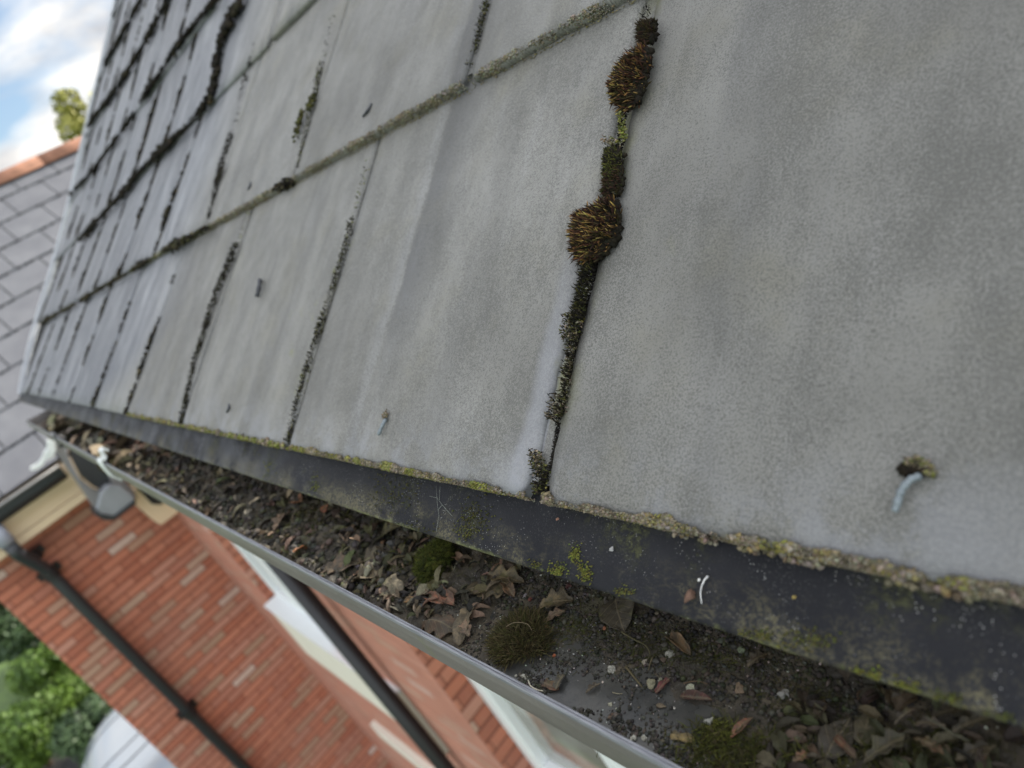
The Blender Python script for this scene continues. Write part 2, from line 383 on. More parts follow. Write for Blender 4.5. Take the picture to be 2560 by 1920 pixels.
def m_foliage(name, a, b):
    k = NT(name, 0.55, 0.3); v = k.pos(); n = k.noise(v, 1.6, 4, 0.6); r = k.noise(v, 14, 2)
    c = k.mix(k.step(n, 0.35, 0.68), a, b); c = k.mix(k.math('MULTIPLY', k.step(r, 0.45, 0.65), 0.4), c, tuple(q * 1.5 for q in b))
    k.col(c); k.b.inputs['Subsurface Weight'].default_value = 0.0; return k.m
MAT['slate'] = m_slate(); MAT['tray'] = m_tray(); MAT['gutter'] = m_gutter(); MAT['rail'] = m_rail()
MAT['soil'] = m_soil(); MAT['film'] = m_film(); MAT['leaf'] = m_leaf()
MAT['moss'] = m_tint('moss_fibres', 0.8, 0.15, 900, 0.3)
MAT['crust'] = m_tint('lichen_crust', 0.9, 0.15, 700, 0.55, bump=0.8, dist=0.0012)
MAT['crumb'] = m_tint('soil_crumb', 0.7, 0.35, 900, 0.4, bump=0.6)
MAT['stone'] = m_tint('grit_stone', 0.8, 0.3, 700, 0.35, bump=0.6, dist=0.0008)
MAT['husk'] = m_tint('husk', 0.42, 0.5, 300, 0.4, bump=0.3)
MAT['zinc'] = m_plain('galvanised_nail', (0.17, 0.20, 0.215), 0.5, 0.5, 900, 0.6, 0.5, 0.0005, 0.3)
MAT['black'] = m_plain('black_plastic', (0.010, 0.010, 0.012), 0.45, 0.4)
MAT['char'] = m_plain('charcoal_plastic', (0.022, 0.025, 0.03), 0.4, 0.5)
MAT['cream'] = m_plain('cream_board', (0.66, 0.52, 0.35), 0.55, 0.3, 5, 0.10)
MAT['greyp'] = m_plain('grey_gutter_plastic', (0.15, 0.15, 0.15), 0.45, 0.5, 20, 0.35)
MAT['palep'] = m_plain('pale_bracket_plastic', (0.55, 0.58, 0.56), 0.5, 0.4)
MAT['white'] = m_plain('white_frame', (0.72, 0.75, 0.76), 0.35, 0.5, 8, 0.06)
MAT['stonew'] = m_plain('painted_canopy', (0.66, 0.63, 0.54), 0.7, 0.3, 8, 0.12)
MAT['under'] = m_plain('roof_underlay', (0.02, 0.02, 0.02), 0.9, 0.2)
MAT['terra'] = m_plain('terracotta_ridge', (0.27, 0.135, 0.088), 0.8, 0.2, 9, 0.9, 0.3, 0.006)
MAT['verge'] = m_plain('verge_trim', (0.36, 0.38, 0.40), 0.5, 0.4, 20, 0.2)
MAT['brickN'] = m_brick('brick_wing', 1); MAT['brickW'] = m_brick('brick_wall', 0)
MAT['nslate'] = m_nslate()
MAT['grass'] = m_foliage('lawn', (0.05, 0.09, 0.02), (0.09, 0.15, 0.03))
MAT['bark'] = m_plain('bark', (0.09, 0.065, 0.045), 0.9, 0.2, 12, 0.5, 0.6, 0.02)

# ------------------------------------------------------------------ our slate roof
G = 0.268; W_ = 0.2996; T = 0.007
def bell(s):
    d = s / S0; k = 0.45
    return S0 * 0.088 * k * math.log(1 + math.exp((d - 3.0) / k))
roof = empty('slate_roof', tuple(NV * (-S0)), (TH, 0, 0))
tag(roof, 'grey slate roof with mossy joints filling the view above the gutter', 'slate roof')
def RW(x, s, h=0.0):
    return Vector((x, 0, 0)) + EV * s + NV * (h - S0 + bell(s))
def RL(x, s, h=0.0):
    return Vector((x, s, h + bell(s)))
def verge_x(s): return -2.85 - 0.58 * (1 - math.exp(-max(0, s) / 0.28)) + 0.02 * max(0, s - 1)

def slate_geo(x0, x1, s0, seed, near, tilt=0.0, lift=0.0, top=None, thick=T, skew=0.0):
    L = (top if top else G * 1.30)
    nx, ns = (46, 60) if near else (10, 14)
    vs = []
    def edge(a, b, amp):   # wobble of an edge
        return amp * (fbm(a * 38, b * 3.1, seed, 4) + 0.6 * noise.noise(Vector((a * 230, b, seed))))
    for j in range(ns + 1):
        v = j / ns; s_ = s0 + L * v
        for i in range(nx + 1):
            u = i / nx; x = x0 + (x1 - x0) * u + skew * (v - .5)
            ea = 0.0011 if near else 0.0016
            xl = edge(s_, seed + 1, ea) * (1 - u) + edge(s_, seed + 2, ea) * u
            sl = edge(x, seed + 3, 0.0009) * (1 - v)
            # worn corners at the tail
            cr = 0.0045 * math.exp(-((v * L) / 0.006)) * (1 if u in (0, 1) else 0)
            xx = x + xl + (cr if u == 0 else -cr if u == 1 else 0)
            h = -T * (s_ - s0) / G + tilt * (u - 0.5) + lift * max(0, 1 - v * L / G)
            h += 0.0005 * noise.noise(Vector((x * 22, s_ * 17, seed)))
            e = min(u * (x1 - x0), (1 - u) * (x1 - x0), v * L)
            h -= 0.0012 * math.exp(-e / 0.0016)
            vs.append(RL(xx, s_ + sl, h))
    fs = []
    for j in range(ns):
        for i in range(nx):
            a = j * (nx + 1) + i; fs.append((a, a + 1, a + nx + 2, a + nx + 1))
    # skirts: tail, left, right (two rows, roughened)
    def skirt(idx, key):
        prev = idx; layers = 3
        base = [vs[i].copy() for i in idx]
        for l in range(1, layers + 1):
            cur = []
            for q, p in zip(range(len(idx)), base):
                p2 = p.copy(); p2.z -= thick * l / layers
                if l < layers:
                    j_ = 0.0012 * noise.noise(Vector((p.x * 260, p.y * 260, l * 3.1 + seed)))
                    if key == 't': p2.y -= 0.0006 + j_
                    elif key == 'l': p2.x -= j_
                    else: p2.x += j_
                cur.append(len(vs)); vs.append(p2)
            for q in range(len(idx) - 1):
                f = (prev[q], prev[q + 1], cur[q + 1], cur[q])
                fs.append(f[::-1] if key in 'tr' else f)
            prev = cur
    skirt([i for i in range(nx + 1)], 't')
    skirt([j * (nx + 1) for j in range(ns + 1)], 'l')
    skirt([j * (nx + 1) + nx for j in range(ns + 1)], 'r')
    return vs, fs
rows = {}
JA_R, JA_L = -0.2308, -0.2418
rows[0] = [(JA_R, 0.072), (-0.5225, JA_L), (-0.832, -0.5285), (-1.123, -0.838), (-1.41, -1.130), (-1.70, -1.420), (-2.0, -1.711), (-2.30, -2.012), (-2.60, -2.313), (-2.88, -2.614), (-3.0, -2.886), (0.078, 0.376)]
def auto(start, gap=0.006, right=0.4, rr=None):
    x = start; out = []
    while x < right:
        out.append((x + gap / 2, x + W_ - gap / 2)); x += W_
    x = start
    while x > -3.6:
        out.append((x - W_ + gap / 2, x - gap / 2)); x -= W_
    return out
rows[1] = [(-0.3900, -0.0935), (-0.6975, -0.3975), (-1.003, -0.7025)] + [q for q in auto(-0.0905) if q[0] > -0.1] + [q for q in auto(-1.006, .010) if q[1] < -1.0]
rows[2] = auto(-1.262, 0.011)
for kk in range(3, 12): rows[kk] = auto(-1.262 + (0.15 if kk % 2 else 0.0) + rnd.uniform(-.01, .01), 0.011, 0.4)
far = MB(); ns_ = 0
for kk in sorted(rows):
    s0 = 0.005 if kk == 0 else 0.0035 + G * kk
    for (a, b) in rows[kk]:
        vx = verge_x(s0)
        if b < vx + 0.05: continue
        a2 = max(a, vx)
        near = kk <= 1 and a > -1.2
        seed = kk * 31.7 + a * 9.1
        vis = 0
        for px_, py_ in ((a2, s0 + .02), (b, s0 + .02), ((a2 + b) / 2, s0 + G / 2), (a2, s0 + G), (b, s0 + G)):
            q = project(RW(px_, py_))
            if q and -40 < q[0] < 2600 and -60 < q[1] < 1960: vis += 1
        lift = 0.0; tilt = rnd.uniform(-.0008, .0008)
        if kk == 2 and -1.0 < a < -0.5: lift = 0.002
        vs, fs = slate_geo(a2, b, s0, seed, near, tilt, lift, skew=rnd.uniform(-.001, .001) if near else rnd.uniform(-.003, .003))
        if vis and ns_ < 99:
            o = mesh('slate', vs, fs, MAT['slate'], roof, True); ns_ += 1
        else: far.add(vs, fs)
if far.v:
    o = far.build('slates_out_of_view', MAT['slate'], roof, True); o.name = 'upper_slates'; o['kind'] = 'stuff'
# the slate layer seen through open joints, and the dark underlay below it
mb = MB()
def sheet(mb, x0, x1, s0, s1, h, nx=2, ns=40):
    vs = []; fs = []
    for j in range(ns + 1):
        for i in range(nx + 1): vs.append(RL(x0 + (x1 - x0) * i / nx, s0 + (s1 - s0) * j / ns, h))
    for j in range(ns):
        for i in range(nx):
            a = j * (nx + 1) + i; fs.append((a, a + 1, a + nx + 2, a + nx + 1))
    mb.add(vs, fs)
dk = MB()
for kk in range(0, 12):
    s0 = 0.0035 + G * kk; nn = 12
    for (xa, xb, tgt, rz) in ((-1.135 if kk < 2 else (-1.255 if kk == 2 else -0.6), 0.4, mb, .0034), (None, -1.135 if kk < 2 else (-1.255 if kk == 2 else -0.6), dk, .0010)):
        vs = []; fs = []
        for j in range(nn + 1):
            s_ = s0 + 0.008 + (G * 1.02) * j / nn
            for i in range(2): vs.append(RL(((verge_x(s_) + .01) if xa is None else xa) if i == 0 else xb, s_, -T * (s_ - s0) / G - T + rz))
        for j in range(nn):
            q_ = j * 2; fs.append((q_, q_ + 1, q_ + 3, q_ + 2))
        tgt.add(vs, fs)
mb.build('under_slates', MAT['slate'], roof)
dk.build('mossed_under_slates', MAT['under'], roof)
# verge trim
mb = MB(); prof = [(-0.004, -0.05), (-0.004, 0.0035), (0.0, 0.0065), (0.028, 0.006), (0.030, 0.001), (0.030, -0.05)]
vs = []; fs = []; n_ = 46; npf = len(prof)
for j in range(n_ + 1):
    s_ = 0.0 + 3.3 * j / n_
    for (dx, dh) in prof: vs.append(RL(verge_x(s_) - 0.024 + dx, s_, dh + 0.001))
for j in range(n_):
    for i in range(npf - 1):
        a = j * npf + i; fs.append((a, a + npf, a + npf + 1, a + 1))
fs.append(tuple(range(npf))); mb.add(vs, fs)
mb.build('verge_trim', MAT['verge'], roof, False)
# eaves tray that laps into the gutter
vs = []; fs = []; prof = [(0.09, -0.0125), (0.02, -0.0098), (0.004, -0.0086), (-0.010, -0.0082), (-0.0235, -0.0083), (-0.0252, -0.0087), (-0.0257, -0.0094), (-0.0254, -0.0104), (-0.0245, -0.0110), (-0.0200, -0.0112), (-0.0100, -0.0112), (0.02, -0.0118), (0.09, -0.0145)]
nx = 300; npf = len(prof)
for i in range(nx + 1):
    u = i / nx; x = -2.97 + 3.37 * (1 - (1 - u) ** 1.9)
    for q, (s_, h) in enumerate(prof):
        wv = 0.0006 * noise.noise(Vector((x * 9, q * .01, 2))) if q > 2 else 0
        vs.append(Vector((x, s_ + wv * .6, h + wv)))
for i in range(nx):
    for q in range(npf - 1):
        a = i * npf + q; fs.append((a, a + 1, a + npf + 1, a + npf))
mesh('eaves_tray', vs, fs, MAT['tray'], roof, True)
# nails: bent galvanised shanks
def nail(px, py, px2, py2, name='slate_nail', r=0.0014, lift=0.0022, n=14):
    x0, s0 = onroof(px, py, 0.001); x1, s1 = onroof(px2, py2, 0.003)
    pts = []
    for i in range(n + 1):
        u = i / n
        bend = math.sin(u * PI) * (x1 - x0) * 0.42
        x = x0 + (x1 - x0) * u + bend * -0.6 * (1 - u); s = s0 + (s1 - s0) * u
        h = -0.004 + 0.0072 * min(1, u * 4) ** 0.7 + (0.0012 * math.sin(u * 9)) * .4
        pts.append(RL(x, s, h))
    rr = [r * (1 + 0.12 * math.sin(i * 1.7)) for i in range(n + 1)]; rr[-1] *= 0.6
    mb = MB(); mb.tube(pts, rr, 10); return mb.build(name, MAT['zinc'], roof, True)
def nail_path(pts, r, mat, name='slate_nail'):
    P = [RL(*onroof(a, b, h), h) for a, b, h in pts]; Q = []
    for i in range(len(P) - 1):
        p0 = P[max(i - 1, 0)]; p1 = P[i]; p2 = P[i + 1]; p3 = P[min(i + 2, len(P) - 1)]
        for k in range(6):
            t = k / 6; Q.append(.5 * ((2 * p1) + (p2 - p0) * t + (2 * p0 - 5 * p1 + 4 * p2 - p3) * t * t + (3 * p1 - p0 - 3 * p2 + p3) * t ** 3))
    Q.append(P[-1]); n = len(Q)
    mb = MB(); mb.tube(Q, [r * (1 + .13 * math.sin(i * 1.3)) * (1 if i < n - 1 else .6) for i in range(n)], 12); return mb.build(name, mat, roof, True)
nail_path([(2302, 1190, -.004), (2294, 1192, .0008), (2276, 1200, .0022), (2256, 1222, .0024), (2247, 1246, .0022), (2236, 1280, .0018)], .00106, MAT['zinc'])
nail_path([(968, 1046, -.003), (962, 1052, .0014), (955, 1066, .0022), (946, 1088, .0018)], .0012, MAT['zinc'])
for (a_, b_, c_, d_, r_) in ((930, 260, 908, 292, .0012), (650, 700, 642, 742, .0022), (628, 456, 621, 474, .0014), (574, 1012, 568, 1030, .0014)):
    nail_path([(a_, b_, -.001), ((a_ + c_) / 2 + 1, (b_ + d_) / 2, .0006), (c_, d_, -.0005)], r_, MAT['char'])
# ragged mossy hole round the near nail
NAILX = onroof(2300, 1180)

# ------------------------------------------------------------------ growth builders
def jit(c, a=0.15, r=rnd):
    f = 1 + r.uniform(-a, a); return tuple(max(0, q * f * (1 + r.uniform(-a, a) * .4)) for q in c)
def blob(mb, p, r, col, squash=0.7, sub=1, rough=0.35, rr=rnd):
    """small irregular lump"""
    ico = ICO[sub]; sd_ = rr.uniform(0, 99)
    ax = Vector((rr.uniform(.7, 1.3), rr.uniform(.7, 1.3), squash))
    vs = [Vector(p) + Vector((v.x * ax.x, v.y * ax.y, v.z * ax.z)) * r * (1 + rough * noise.noise(v * 1.7 + Vector((sd_, 0, 0)))*2) for v in ico[0]]
    mb.add(vs, ico[1], col)
ICO = {}
for s_ in (1, 2, 3):
    bm = bmesh.new(); bmesh.ops.create_icosphere(bm, subdivisions=s_, radius=1.0)
    ICO[s_] = ([v.co.copy() for v in bm.verts], [tuple(v.index for v in f.verts) for f in bm.faces]); bm.free()
def blade(mb, p, d, L, wdt, c0, c1, curl=0.3, rr=rnd):
    """one moss shoot: three-sided tapering curved spike"""
    d = d.normalized(); a = d.orthogonal().normalized(); a.rotate(Matrix.Rotation(rr.uniform(0, 6.28), 3, d)) if False else None
    an = rr.uniform(0, 6.28); u = d.orthogonal().normalized(); v = d.cross(u); side = u * math.cos(an) + v * math.sin(an)
    u = side; v = d.cross(u)
    vs = []; cs = []
    segs = 3
    for i in range(segs):
        t = i / segs; q = p + d * L * t + side * (curl * L * t * t)
        ww = wdt * (1 - 0.25 * t)
        for k in range(3):
            b = 2.094 * k; vs.append(q + (u * math.cos(b) + v * math.sin(b)) * ww)
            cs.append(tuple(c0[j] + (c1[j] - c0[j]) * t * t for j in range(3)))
    vs.append(p + d * L + side * curl * L); cs.append(c1)
    fs = []
    for i in range(segs - 1):
        for k in range(3):
            a_ = i * 3 + k; b_ = i * 3 + (k + 1) % 3; fs.append((a_, b_, b_ + 3, a_ + 3))
    for k in range(3): fs.append(((segs - 1) * 3 + k, (segs - 1) * 3 + (k + 1) % 3, segs * 3))
    mb.add(vs, fs, cs)
def moss_clump(name, outline, height, nb, L, wdt, cols, label, lean=(0, 0, 0), cat='moss clump', base=(0.012, 0.010, 0.006), rr=rnd, grp=None):
    """outline: pixels round the clump; shoots grow off a low hump on the slates"""
    P = [Vector(onroof(*q, 0.004)) for q in outline]
    c = sum(P, Vector((0, 0))) / len(P); P = [c + (p - c) * .87 for p in P]
    o = empty(name, RW(c.x, c.y, 0)); tag(o, label, cat, grp)
    def inside(x, y):
        r = False; j = len(P) - 1
        for i in range(len(P)):
            if ((P[i].y > y) != (P[j].y > y)) and (x < (P[j].x - P[i].x) * (y - P[i].y) / (P[j].y - P[i].y) + P[i].x): r = not r
            j = i
        return r
    def edge_d(x, y):
        best = 9
        for i in range(len(P)):
            a = P[i]; b = P[(i + 1) % len(P)]; ab = b - a; t = max(0, min(1, ((Vector((x, y)) - a).dot(ab)) / ab.length_squared))
            best = min(best, (Vector((x, y)) - (a + ab * t)).length)
        return best
    xs = [p.x for p in P]; ys = [p.y for p in P]; mxd = 0.0
    mb = MB(); body = MB(); org = o.location; k = 0
    pts = []
    while len(pts) < nb:
        x = rr.uniform(min(xs), max(xs)); y = rr.uniform(min(ys), max(ys))
        if inside(x, y): pts.append((x, y, edge_d(x, y)))
    mxd = max(p[2] for p in pts)
    for (x, y, d) in pts:
        f = math.sqrt(max(0, 1 - (1 - d / mxd) ** 2)); h = -0.003 + height * f * (1 + .55 * noise.noise(Vector((x * 260, y * 260, 4.4))))
        out = Vector((x - c.x, y - c.y, 0)); out = out / (out.length + 1e-6) * (1 - f * .75)
        dr = (Vector((1, 0, 0)) * out.x + EV * out.y + NV * (0.5 + f * .7)) + Vector(lean) + Vector((rr.uniform(-.5, .5), rr.uniform(-.5, .5), rr.uniform(-.4, .4))) + noise.noise_vector(Vector((x * 420, y * 420, 3.3))) * 1.5
        ci = cols[min(len(cols) - 1, int(rr.random() ** 1.7 * len(cols)))]
        p = RW(x, y, h * 0.8) - org
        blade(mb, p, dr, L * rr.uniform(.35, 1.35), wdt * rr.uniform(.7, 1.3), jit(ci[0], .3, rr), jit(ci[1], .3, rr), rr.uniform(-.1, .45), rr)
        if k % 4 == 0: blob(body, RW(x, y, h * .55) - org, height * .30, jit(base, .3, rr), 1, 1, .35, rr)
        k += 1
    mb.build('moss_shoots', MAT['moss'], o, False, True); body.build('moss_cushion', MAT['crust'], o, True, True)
    return o
BR = [((0.008, 0.007, 0.003), (0.045, 0.036, 0.013)), ((0.007, 0.004, 0.003), (0.045, 0.022, 0.014)), ((0.010, 0.005, 0.004), (0.070, 0.030, 0.018)), ((0.014, 0.007, 0.005), (0.13, 0.062, 0.026)), ((0.018, 0.010, 0.006), (0.25, 0.14, 0.04)), ((0.028, 0.018, 0.008), (0.42, 0.31, 0.09))]
GR = [((0.012, 0.013, 0.005), (0.055, 0.060, 0.014)), ((0.014, 0.014, 0.006), (0.09, 0.095, 0.02)), ((0.02, 0.02, 0.008), (0.15, 0.15, 0.03))]
lean_l = (-0.75, -0.25, 0.1)
moss_clump('moss_clump', [(1440, 512), (1470, 505), (1500, 490), (1535, 478), (1541, 520), (1534, 580), (1520, 606), (1490, 640), (1462, 655), (1440, 660), (1432, 645), (1418, 628), (1415, 570), (1420, 540)],
           0.0068, 1250, 0.0052, 0.00044, BR, 'largest bristly brown moss clump on the open joint, middle of the photo', lean_l)
moss_clump('moss_clump', [(1556, 130), (1590, 98), (1620, 100), (1622, 150), (1598, 205), (1580, 250), (1560, 268), (1530, 258), (1516, 245), (1517, 205), (1528, 170)],
           0.0062, 1080, 0.0048, 0.00042, BR, 'elongated bristly brown moss clump high on the open joint', lean_l)
moss_clump('moss_clump', [(1588, 52), (1602, 36), (1626, 34), (1628, 70), (1618, 96), (1590, 98), (1584, 75)],
           0.005, 520, 0.0034, 0.0003, BR[:2], 'small dark brown moss tuft at the top of the open joint', lean_l)
moss_clump('moss_clump', [(1500, 420), (1518, 395), (1540, 405), (1546, 440), (1538, 480), (1500, 492), (1486, 480)],
           0.004, 420, 0.0030, 0.0003, BR[:3] + GR[:1], 'short dark moss collar just above the largest brown clump', lean_l)
moss_clump('moss_clump', [(1496, 355), (1520, 345), (1548, 372), (1542, 410), (1530, 452), (1500, 456), (1490, 430), (1492, 390)],
           0.004, 700, 0.0024, 0.0003, GR + [((0.01, 0.008, 0.006), (0.03, 0.025, 0.02))], 'dark olive crumbly moss lump between the two big brown clumps', (-.2, 0, 0))

def scatter_strip(mb, pts, width, dens, size, cols, height=0.003, tuft=0.5, jitterx=0.0, rr=rnd, L=0.002, wd=0.0003, org=Vector((0, 0, 0)), toh=0.0, thr=-0.5):
    """growth along a path of (x, s) roof points"""
    tot = 0
    for (a, b) in zip(pts[:-1], pts[1:]):
        a = Vector(a); b = Vector(b); ln = (b - a).length; n = max(1, int(ln * dens)); nrm = Vector((-(b - a).y, (b - a).x)).normalized()
        for i in range(n):
            t = rr.random(); q = a + (b - a) * t + nrm * rr.gauss(0, width * .35)
            g = noise.noise(Vector((q.x * 60, q.y * 60, 3.3)))
            if g < thr: continue
            sz = size * rr.uniform(.5, 1.4) * (1 + max(-.5, g))
            c = cols[rr.randrange(len(cols))]
            if rr.random() < tuft:
                d = NV + Vector((rr.uniform(-.8, .4), rr.uniform(-.5, .5), rr.uniform(-.3, .3)))
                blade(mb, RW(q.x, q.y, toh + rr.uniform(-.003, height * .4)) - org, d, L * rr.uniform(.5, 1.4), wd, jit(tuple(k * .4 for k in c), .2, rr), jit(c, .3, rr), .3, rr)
            else:
                blob(mb, RW(q.x, q.y, toh + rr.uniform(-.004, height * .5)) - org, sz, jit(c, .3, rr), .7, 1, .4, rr)
            tot += 1
def px_path(*q): return [onroof(a, b, 0.0) for a, b in q]
DK = [(0.010, 0.009, 0.008), (0.016, 0.014, 0.010), (0.022, 0.019, 0.012), (0.03, 0.026, 0.015)]
OL = [(0.05, 0.05, 0.014), (0.08, 0.08, 0.02), (0.03, 0.03, 0.012), (0.12, 0.12, 0.035)]
YG = [(0.16, 0.17, 0.035), (0.20, 0.20, 0.07), (0.11, 0.12, 0.03), (0.22, 0.19, 0.12)]
TN = [(0.20, 0.165, 0.11), (0.14, 0.115, 0.07), (0.25, 0.21, 0.16), (0.10, 0.085, 0.05)]
# open joint beside the big slate
mb = MB()
scatter_strip(mb, px_path((1468, 660), (1452, 740), (1442, 800)), 0.0042, 26000, 0.00042, OL[:3] + DK, 0.003, .8, L=.0026)
scatter_strip(mb, px_path((1440, 800), (1424, 880), (1412, 960), (1396, 1040)), 0.0036, 22000, 0.00038, OL + DK + DK + TN, 0.002, .6, L=.002)
scatter_strip(mb, px_path((1424, 780), (1414, 850)), 0.006, 16000, 0.0005, TN + OL + DK, 0.003, .5, L=.002)
scatter_strip(mb, px_path((1396, 985), (1376, 1050)), 0.006, 26000, 0.0005, DK + TN, 0.004, .5, L=.002)
scatter_strip(mb, px_path((1340, 1125), (1332, 1145), (1350, 1180)), 0.005, 16000, 0.0005, DK + TN + OL, 0.003, .3, L=.002)
scatter_strip(mb, px_path((1356, 1170), (1340, 1235)), 0.005, 20000, 0.0005, DK + DK + OL, 0.003, .4, L=.002)
P_ = [(JA_R - .0022 - .0012 * math.sin(i * 1.9), .006 + i * .0085) for i in range(16)]
scatter_strip(mb, P_, 0.0016, 26000, 0.0005, DK[:2], 0.0005, .1, L=.0012, toh=-.003)
scatter_strip(mb, [(a_ - .001, b_ + .125) for a_, b_ in P_], 0.0014, 9000, 0.0004, DK[:2], 0.0005, .1, L=.0012, toh=-.003)
scatter_strip(mb, px_path((1548, 280), (1552, 345)), 0.002, 7000, 0.0004, YG[:3], 0.001, .3, L=.0014)
scatter_strip(mb, px_path((1540, 360), (1520, 345), (1505, 352)), 0.003, 3000, 0.0006, TN + YG, 0.003, .4, L=.002)
scatter_strip(mb, px_path((1626, 0), (1618, 60), (1610, 140)), 0.002, 3500, 0.0004, YG + DK, 0.001, .3, L=.0014)
o = mb.build('joint_moss', MAT['moss'], None, False, True); tag(o, 'short olive and black moss lining the open slate joint', 'moss', kind='stuff')
# other joints of the two nearest courses
mb = MB()
def joint_px(mb, q, width, dens, size, cols, **k): scatter_strip(mb, px_path(*q), width, dens, size, cols, **k)
joint_px(mb, [(716, 1105), (745, 985), (768, 903), (800, 800), (851, 648), (880, 540)], 0.0042, 9000, 0.0005, OL + DK + DK, height=.002, tuft=.35)
joint_px(mb, [(880, 540), (926, 359)], 0.0025, 900, 0.0006, OL + YG, height=.001, tuft=.3)
joint_px(mb, [(452, 1062), (470, 975), (486, 903), (520, 790), (544, 718), (575, 640), (592, 605)], 0.0060, 7000, 0.0009, DK + DK + OL[:2], height=.004, tuft=.4, L=.003, wd=.0005)
joint_px(mb, [(592, 605), (618, 530)], 0.0025, 700, 0.0008, OL + YG, height=.001, tuft=.2)
joint_px(mb, [(1175, 165), (1215, 0)], 0.0042, 8000, 0.0005, OL + DK, height=.002, tuft=.35)
joint_px(mb, [(746, 420), (762, 330), (785, 240), (800, 160)], 0.0045, 4500, 0.0008, OL + DK, height=.003, tuft=.3)
joint_px(mb, [(800, 160), (843, 0)], 0.002, 600, 0.0007, DK + OL, height=.001, tuft=.2)
joint_px(mb, [(523, 545), (545, 450), (552, 410), (580, 330)], 0.006, 4000, 0.001, DK, height=.005, tuft=.4, L=.003, wd=.0005)
joint_px(mb, [(580, 330), (600, 240), (640, 110)], 0.003, 700, 0.0012, DK, height=.002, tuft=.2)
for blobpx in ((757, 300), (752, 318), (558, 430), (548, 446), (782, 262)): 
    x, s = onroof(*blobpx)
    for i in range(40): blob(mb, RW(x + rnd.gauss(0, .003), s + rnd.gauss(0, .006), .001 + rnd.uniform(0, .003)), .0018, jit(OL[rnd.randrange(3)] if blobpx[0] > 700 else DK[2], .3), .8)
o = mb.build('joint_moss', MAT['moss'], None, False, True); tag(o, 'olive and black moss strips filling the tight joints of the lower slates', 'moss', kind='stuff')
# far dark moss on courses and joints (many crumbs)
mb = MB()
def dark_run(q, wid, dens, size, gap=-0.1, cols=DK, hh=.006, rr=rnd):
    P = [onroof(*a) for a in q]
    for (a, b) in zip(P[:-1], P[1:]):
        a = Vector(a); b = Vector(b); n = max(2, int((b - a).length * dens * 2.6))
        for i in range(n):
            t = rr.random(); c = a + (b - a) * t
            g = noise.noise(Vector((c.x * 9, c.y * 14, 1.7)))
            if g < gap - .22: continue
            sz = size * .56 * rr.uniform(.6, 1.3) * (0.9 + g)
            # the curved upper roof stands proud of the flat plane: slide along the view ray
            r_ = Vector((c.x, 0, 0)) + EV * c.y - NV * S0
            lo, hi = 0.5, 1.0
            for _ in range(18):
                md = (lo + hi) / 2; pp = r_ * md; s_ = pp.dot(EV); hgt = pp.dot(NV) + S0 - bell(s_)
                if hgt > 0.002: lo = md
                else: hi = md
            pp = r_ * lo
            g3 = .55 + max(0, g) * 1.6
            blob(mb, pp + Vector((rr.gauss(0, wid * g3), 0, 0)) + EV * rr.gauss(0, wid * g3) + NV * rr.uniform(-.001, hh * .5), sz, jit(cols[rr.randrange(len(cols))], .3, rr), .8, 1, .4, rr)
# courses
dark_run([(521, 567), (470, 598), (400, 632), (340, 672), (270, 712), (190, 760), (104, 808)], .0035, 420, .0045, -.2, DK + OL[:1] + TN[3:], .01)
dark_run([(506, 278), (470, 318), (430, 352), (348, 434), (294, 500), (253, 544), (200, 600)], .005, 420, .0062, -.5, DK, .012)
x_ = -1.262
dark_run([(505, 276), (530, 240), (541, 200), (548, 140), (560, 90), (575, 50), (610, 0)], .006, 420, .0065, -.9, DK, .012)
dark_run([(544, 0), (500, 50), (443, 120), (395, 196), (370, 230), (316, 316), (234, 427), (177, 487)], .005, 330, .0075, -.25, DK, .014)
dark_run([(421, 0), (357, 120), (294, 221), (221, 316)], .006, 260, .009, -.3, DK, .014)
dark_run([(354, 0), (310, 80), (266, 155)], .006, 200, .009, -.2, DK, .014)
# joints of the far slates: thin and nearly continuous, swelling here and there
rj = random.Random(21)
for kk in sorted(rows):
    s0 = 0.005 if kk == 0 else 0.0035 + G * kk
    if kk > 8: continue
    for (a, b) in rows[kk]:
        if a > (-1.1 if kk < 2 else -1.2) or a < verge_x(s0) + .03: continue
        d_ = -a; ph = rj.uniform(0, 50); n = int(330 + 60 * kk)
        for i in range(n):
            u = rj.random() * .985; s_ = s0 + G * u
            g = noise.noise(Vector((ph, s_ * 13, 2.0))) + .35 * noise.noise(Vector((ph, s_ * 50, 5.0)))
            if g < -.22: continue
            wd_ = .0012 + .0060 * max(0, g) ** 1.3 * (1 + .25 * d_)
            top_ = -T * u + .001 + .004 * max(0, g)
            blob(mb, RW(a - .0045 + rj.gauss(0, wd_), s_, top_ + rj.uniform(-.003, .0015)), (.0014 + .0028 * max(0, g)) * (.7 + .3 * d_) * rj.uniform(.6, 1.2), jit((DK + TN[3:])[rj.randrange(5)], .3, rj), .7, 1, .4, rj)
o = mb.build('roof_moss', MAT['crust'], None, True, True); tag(o, 'black moss crumbs along the courses and joints of the far slates', 'moss', kind='stuff')

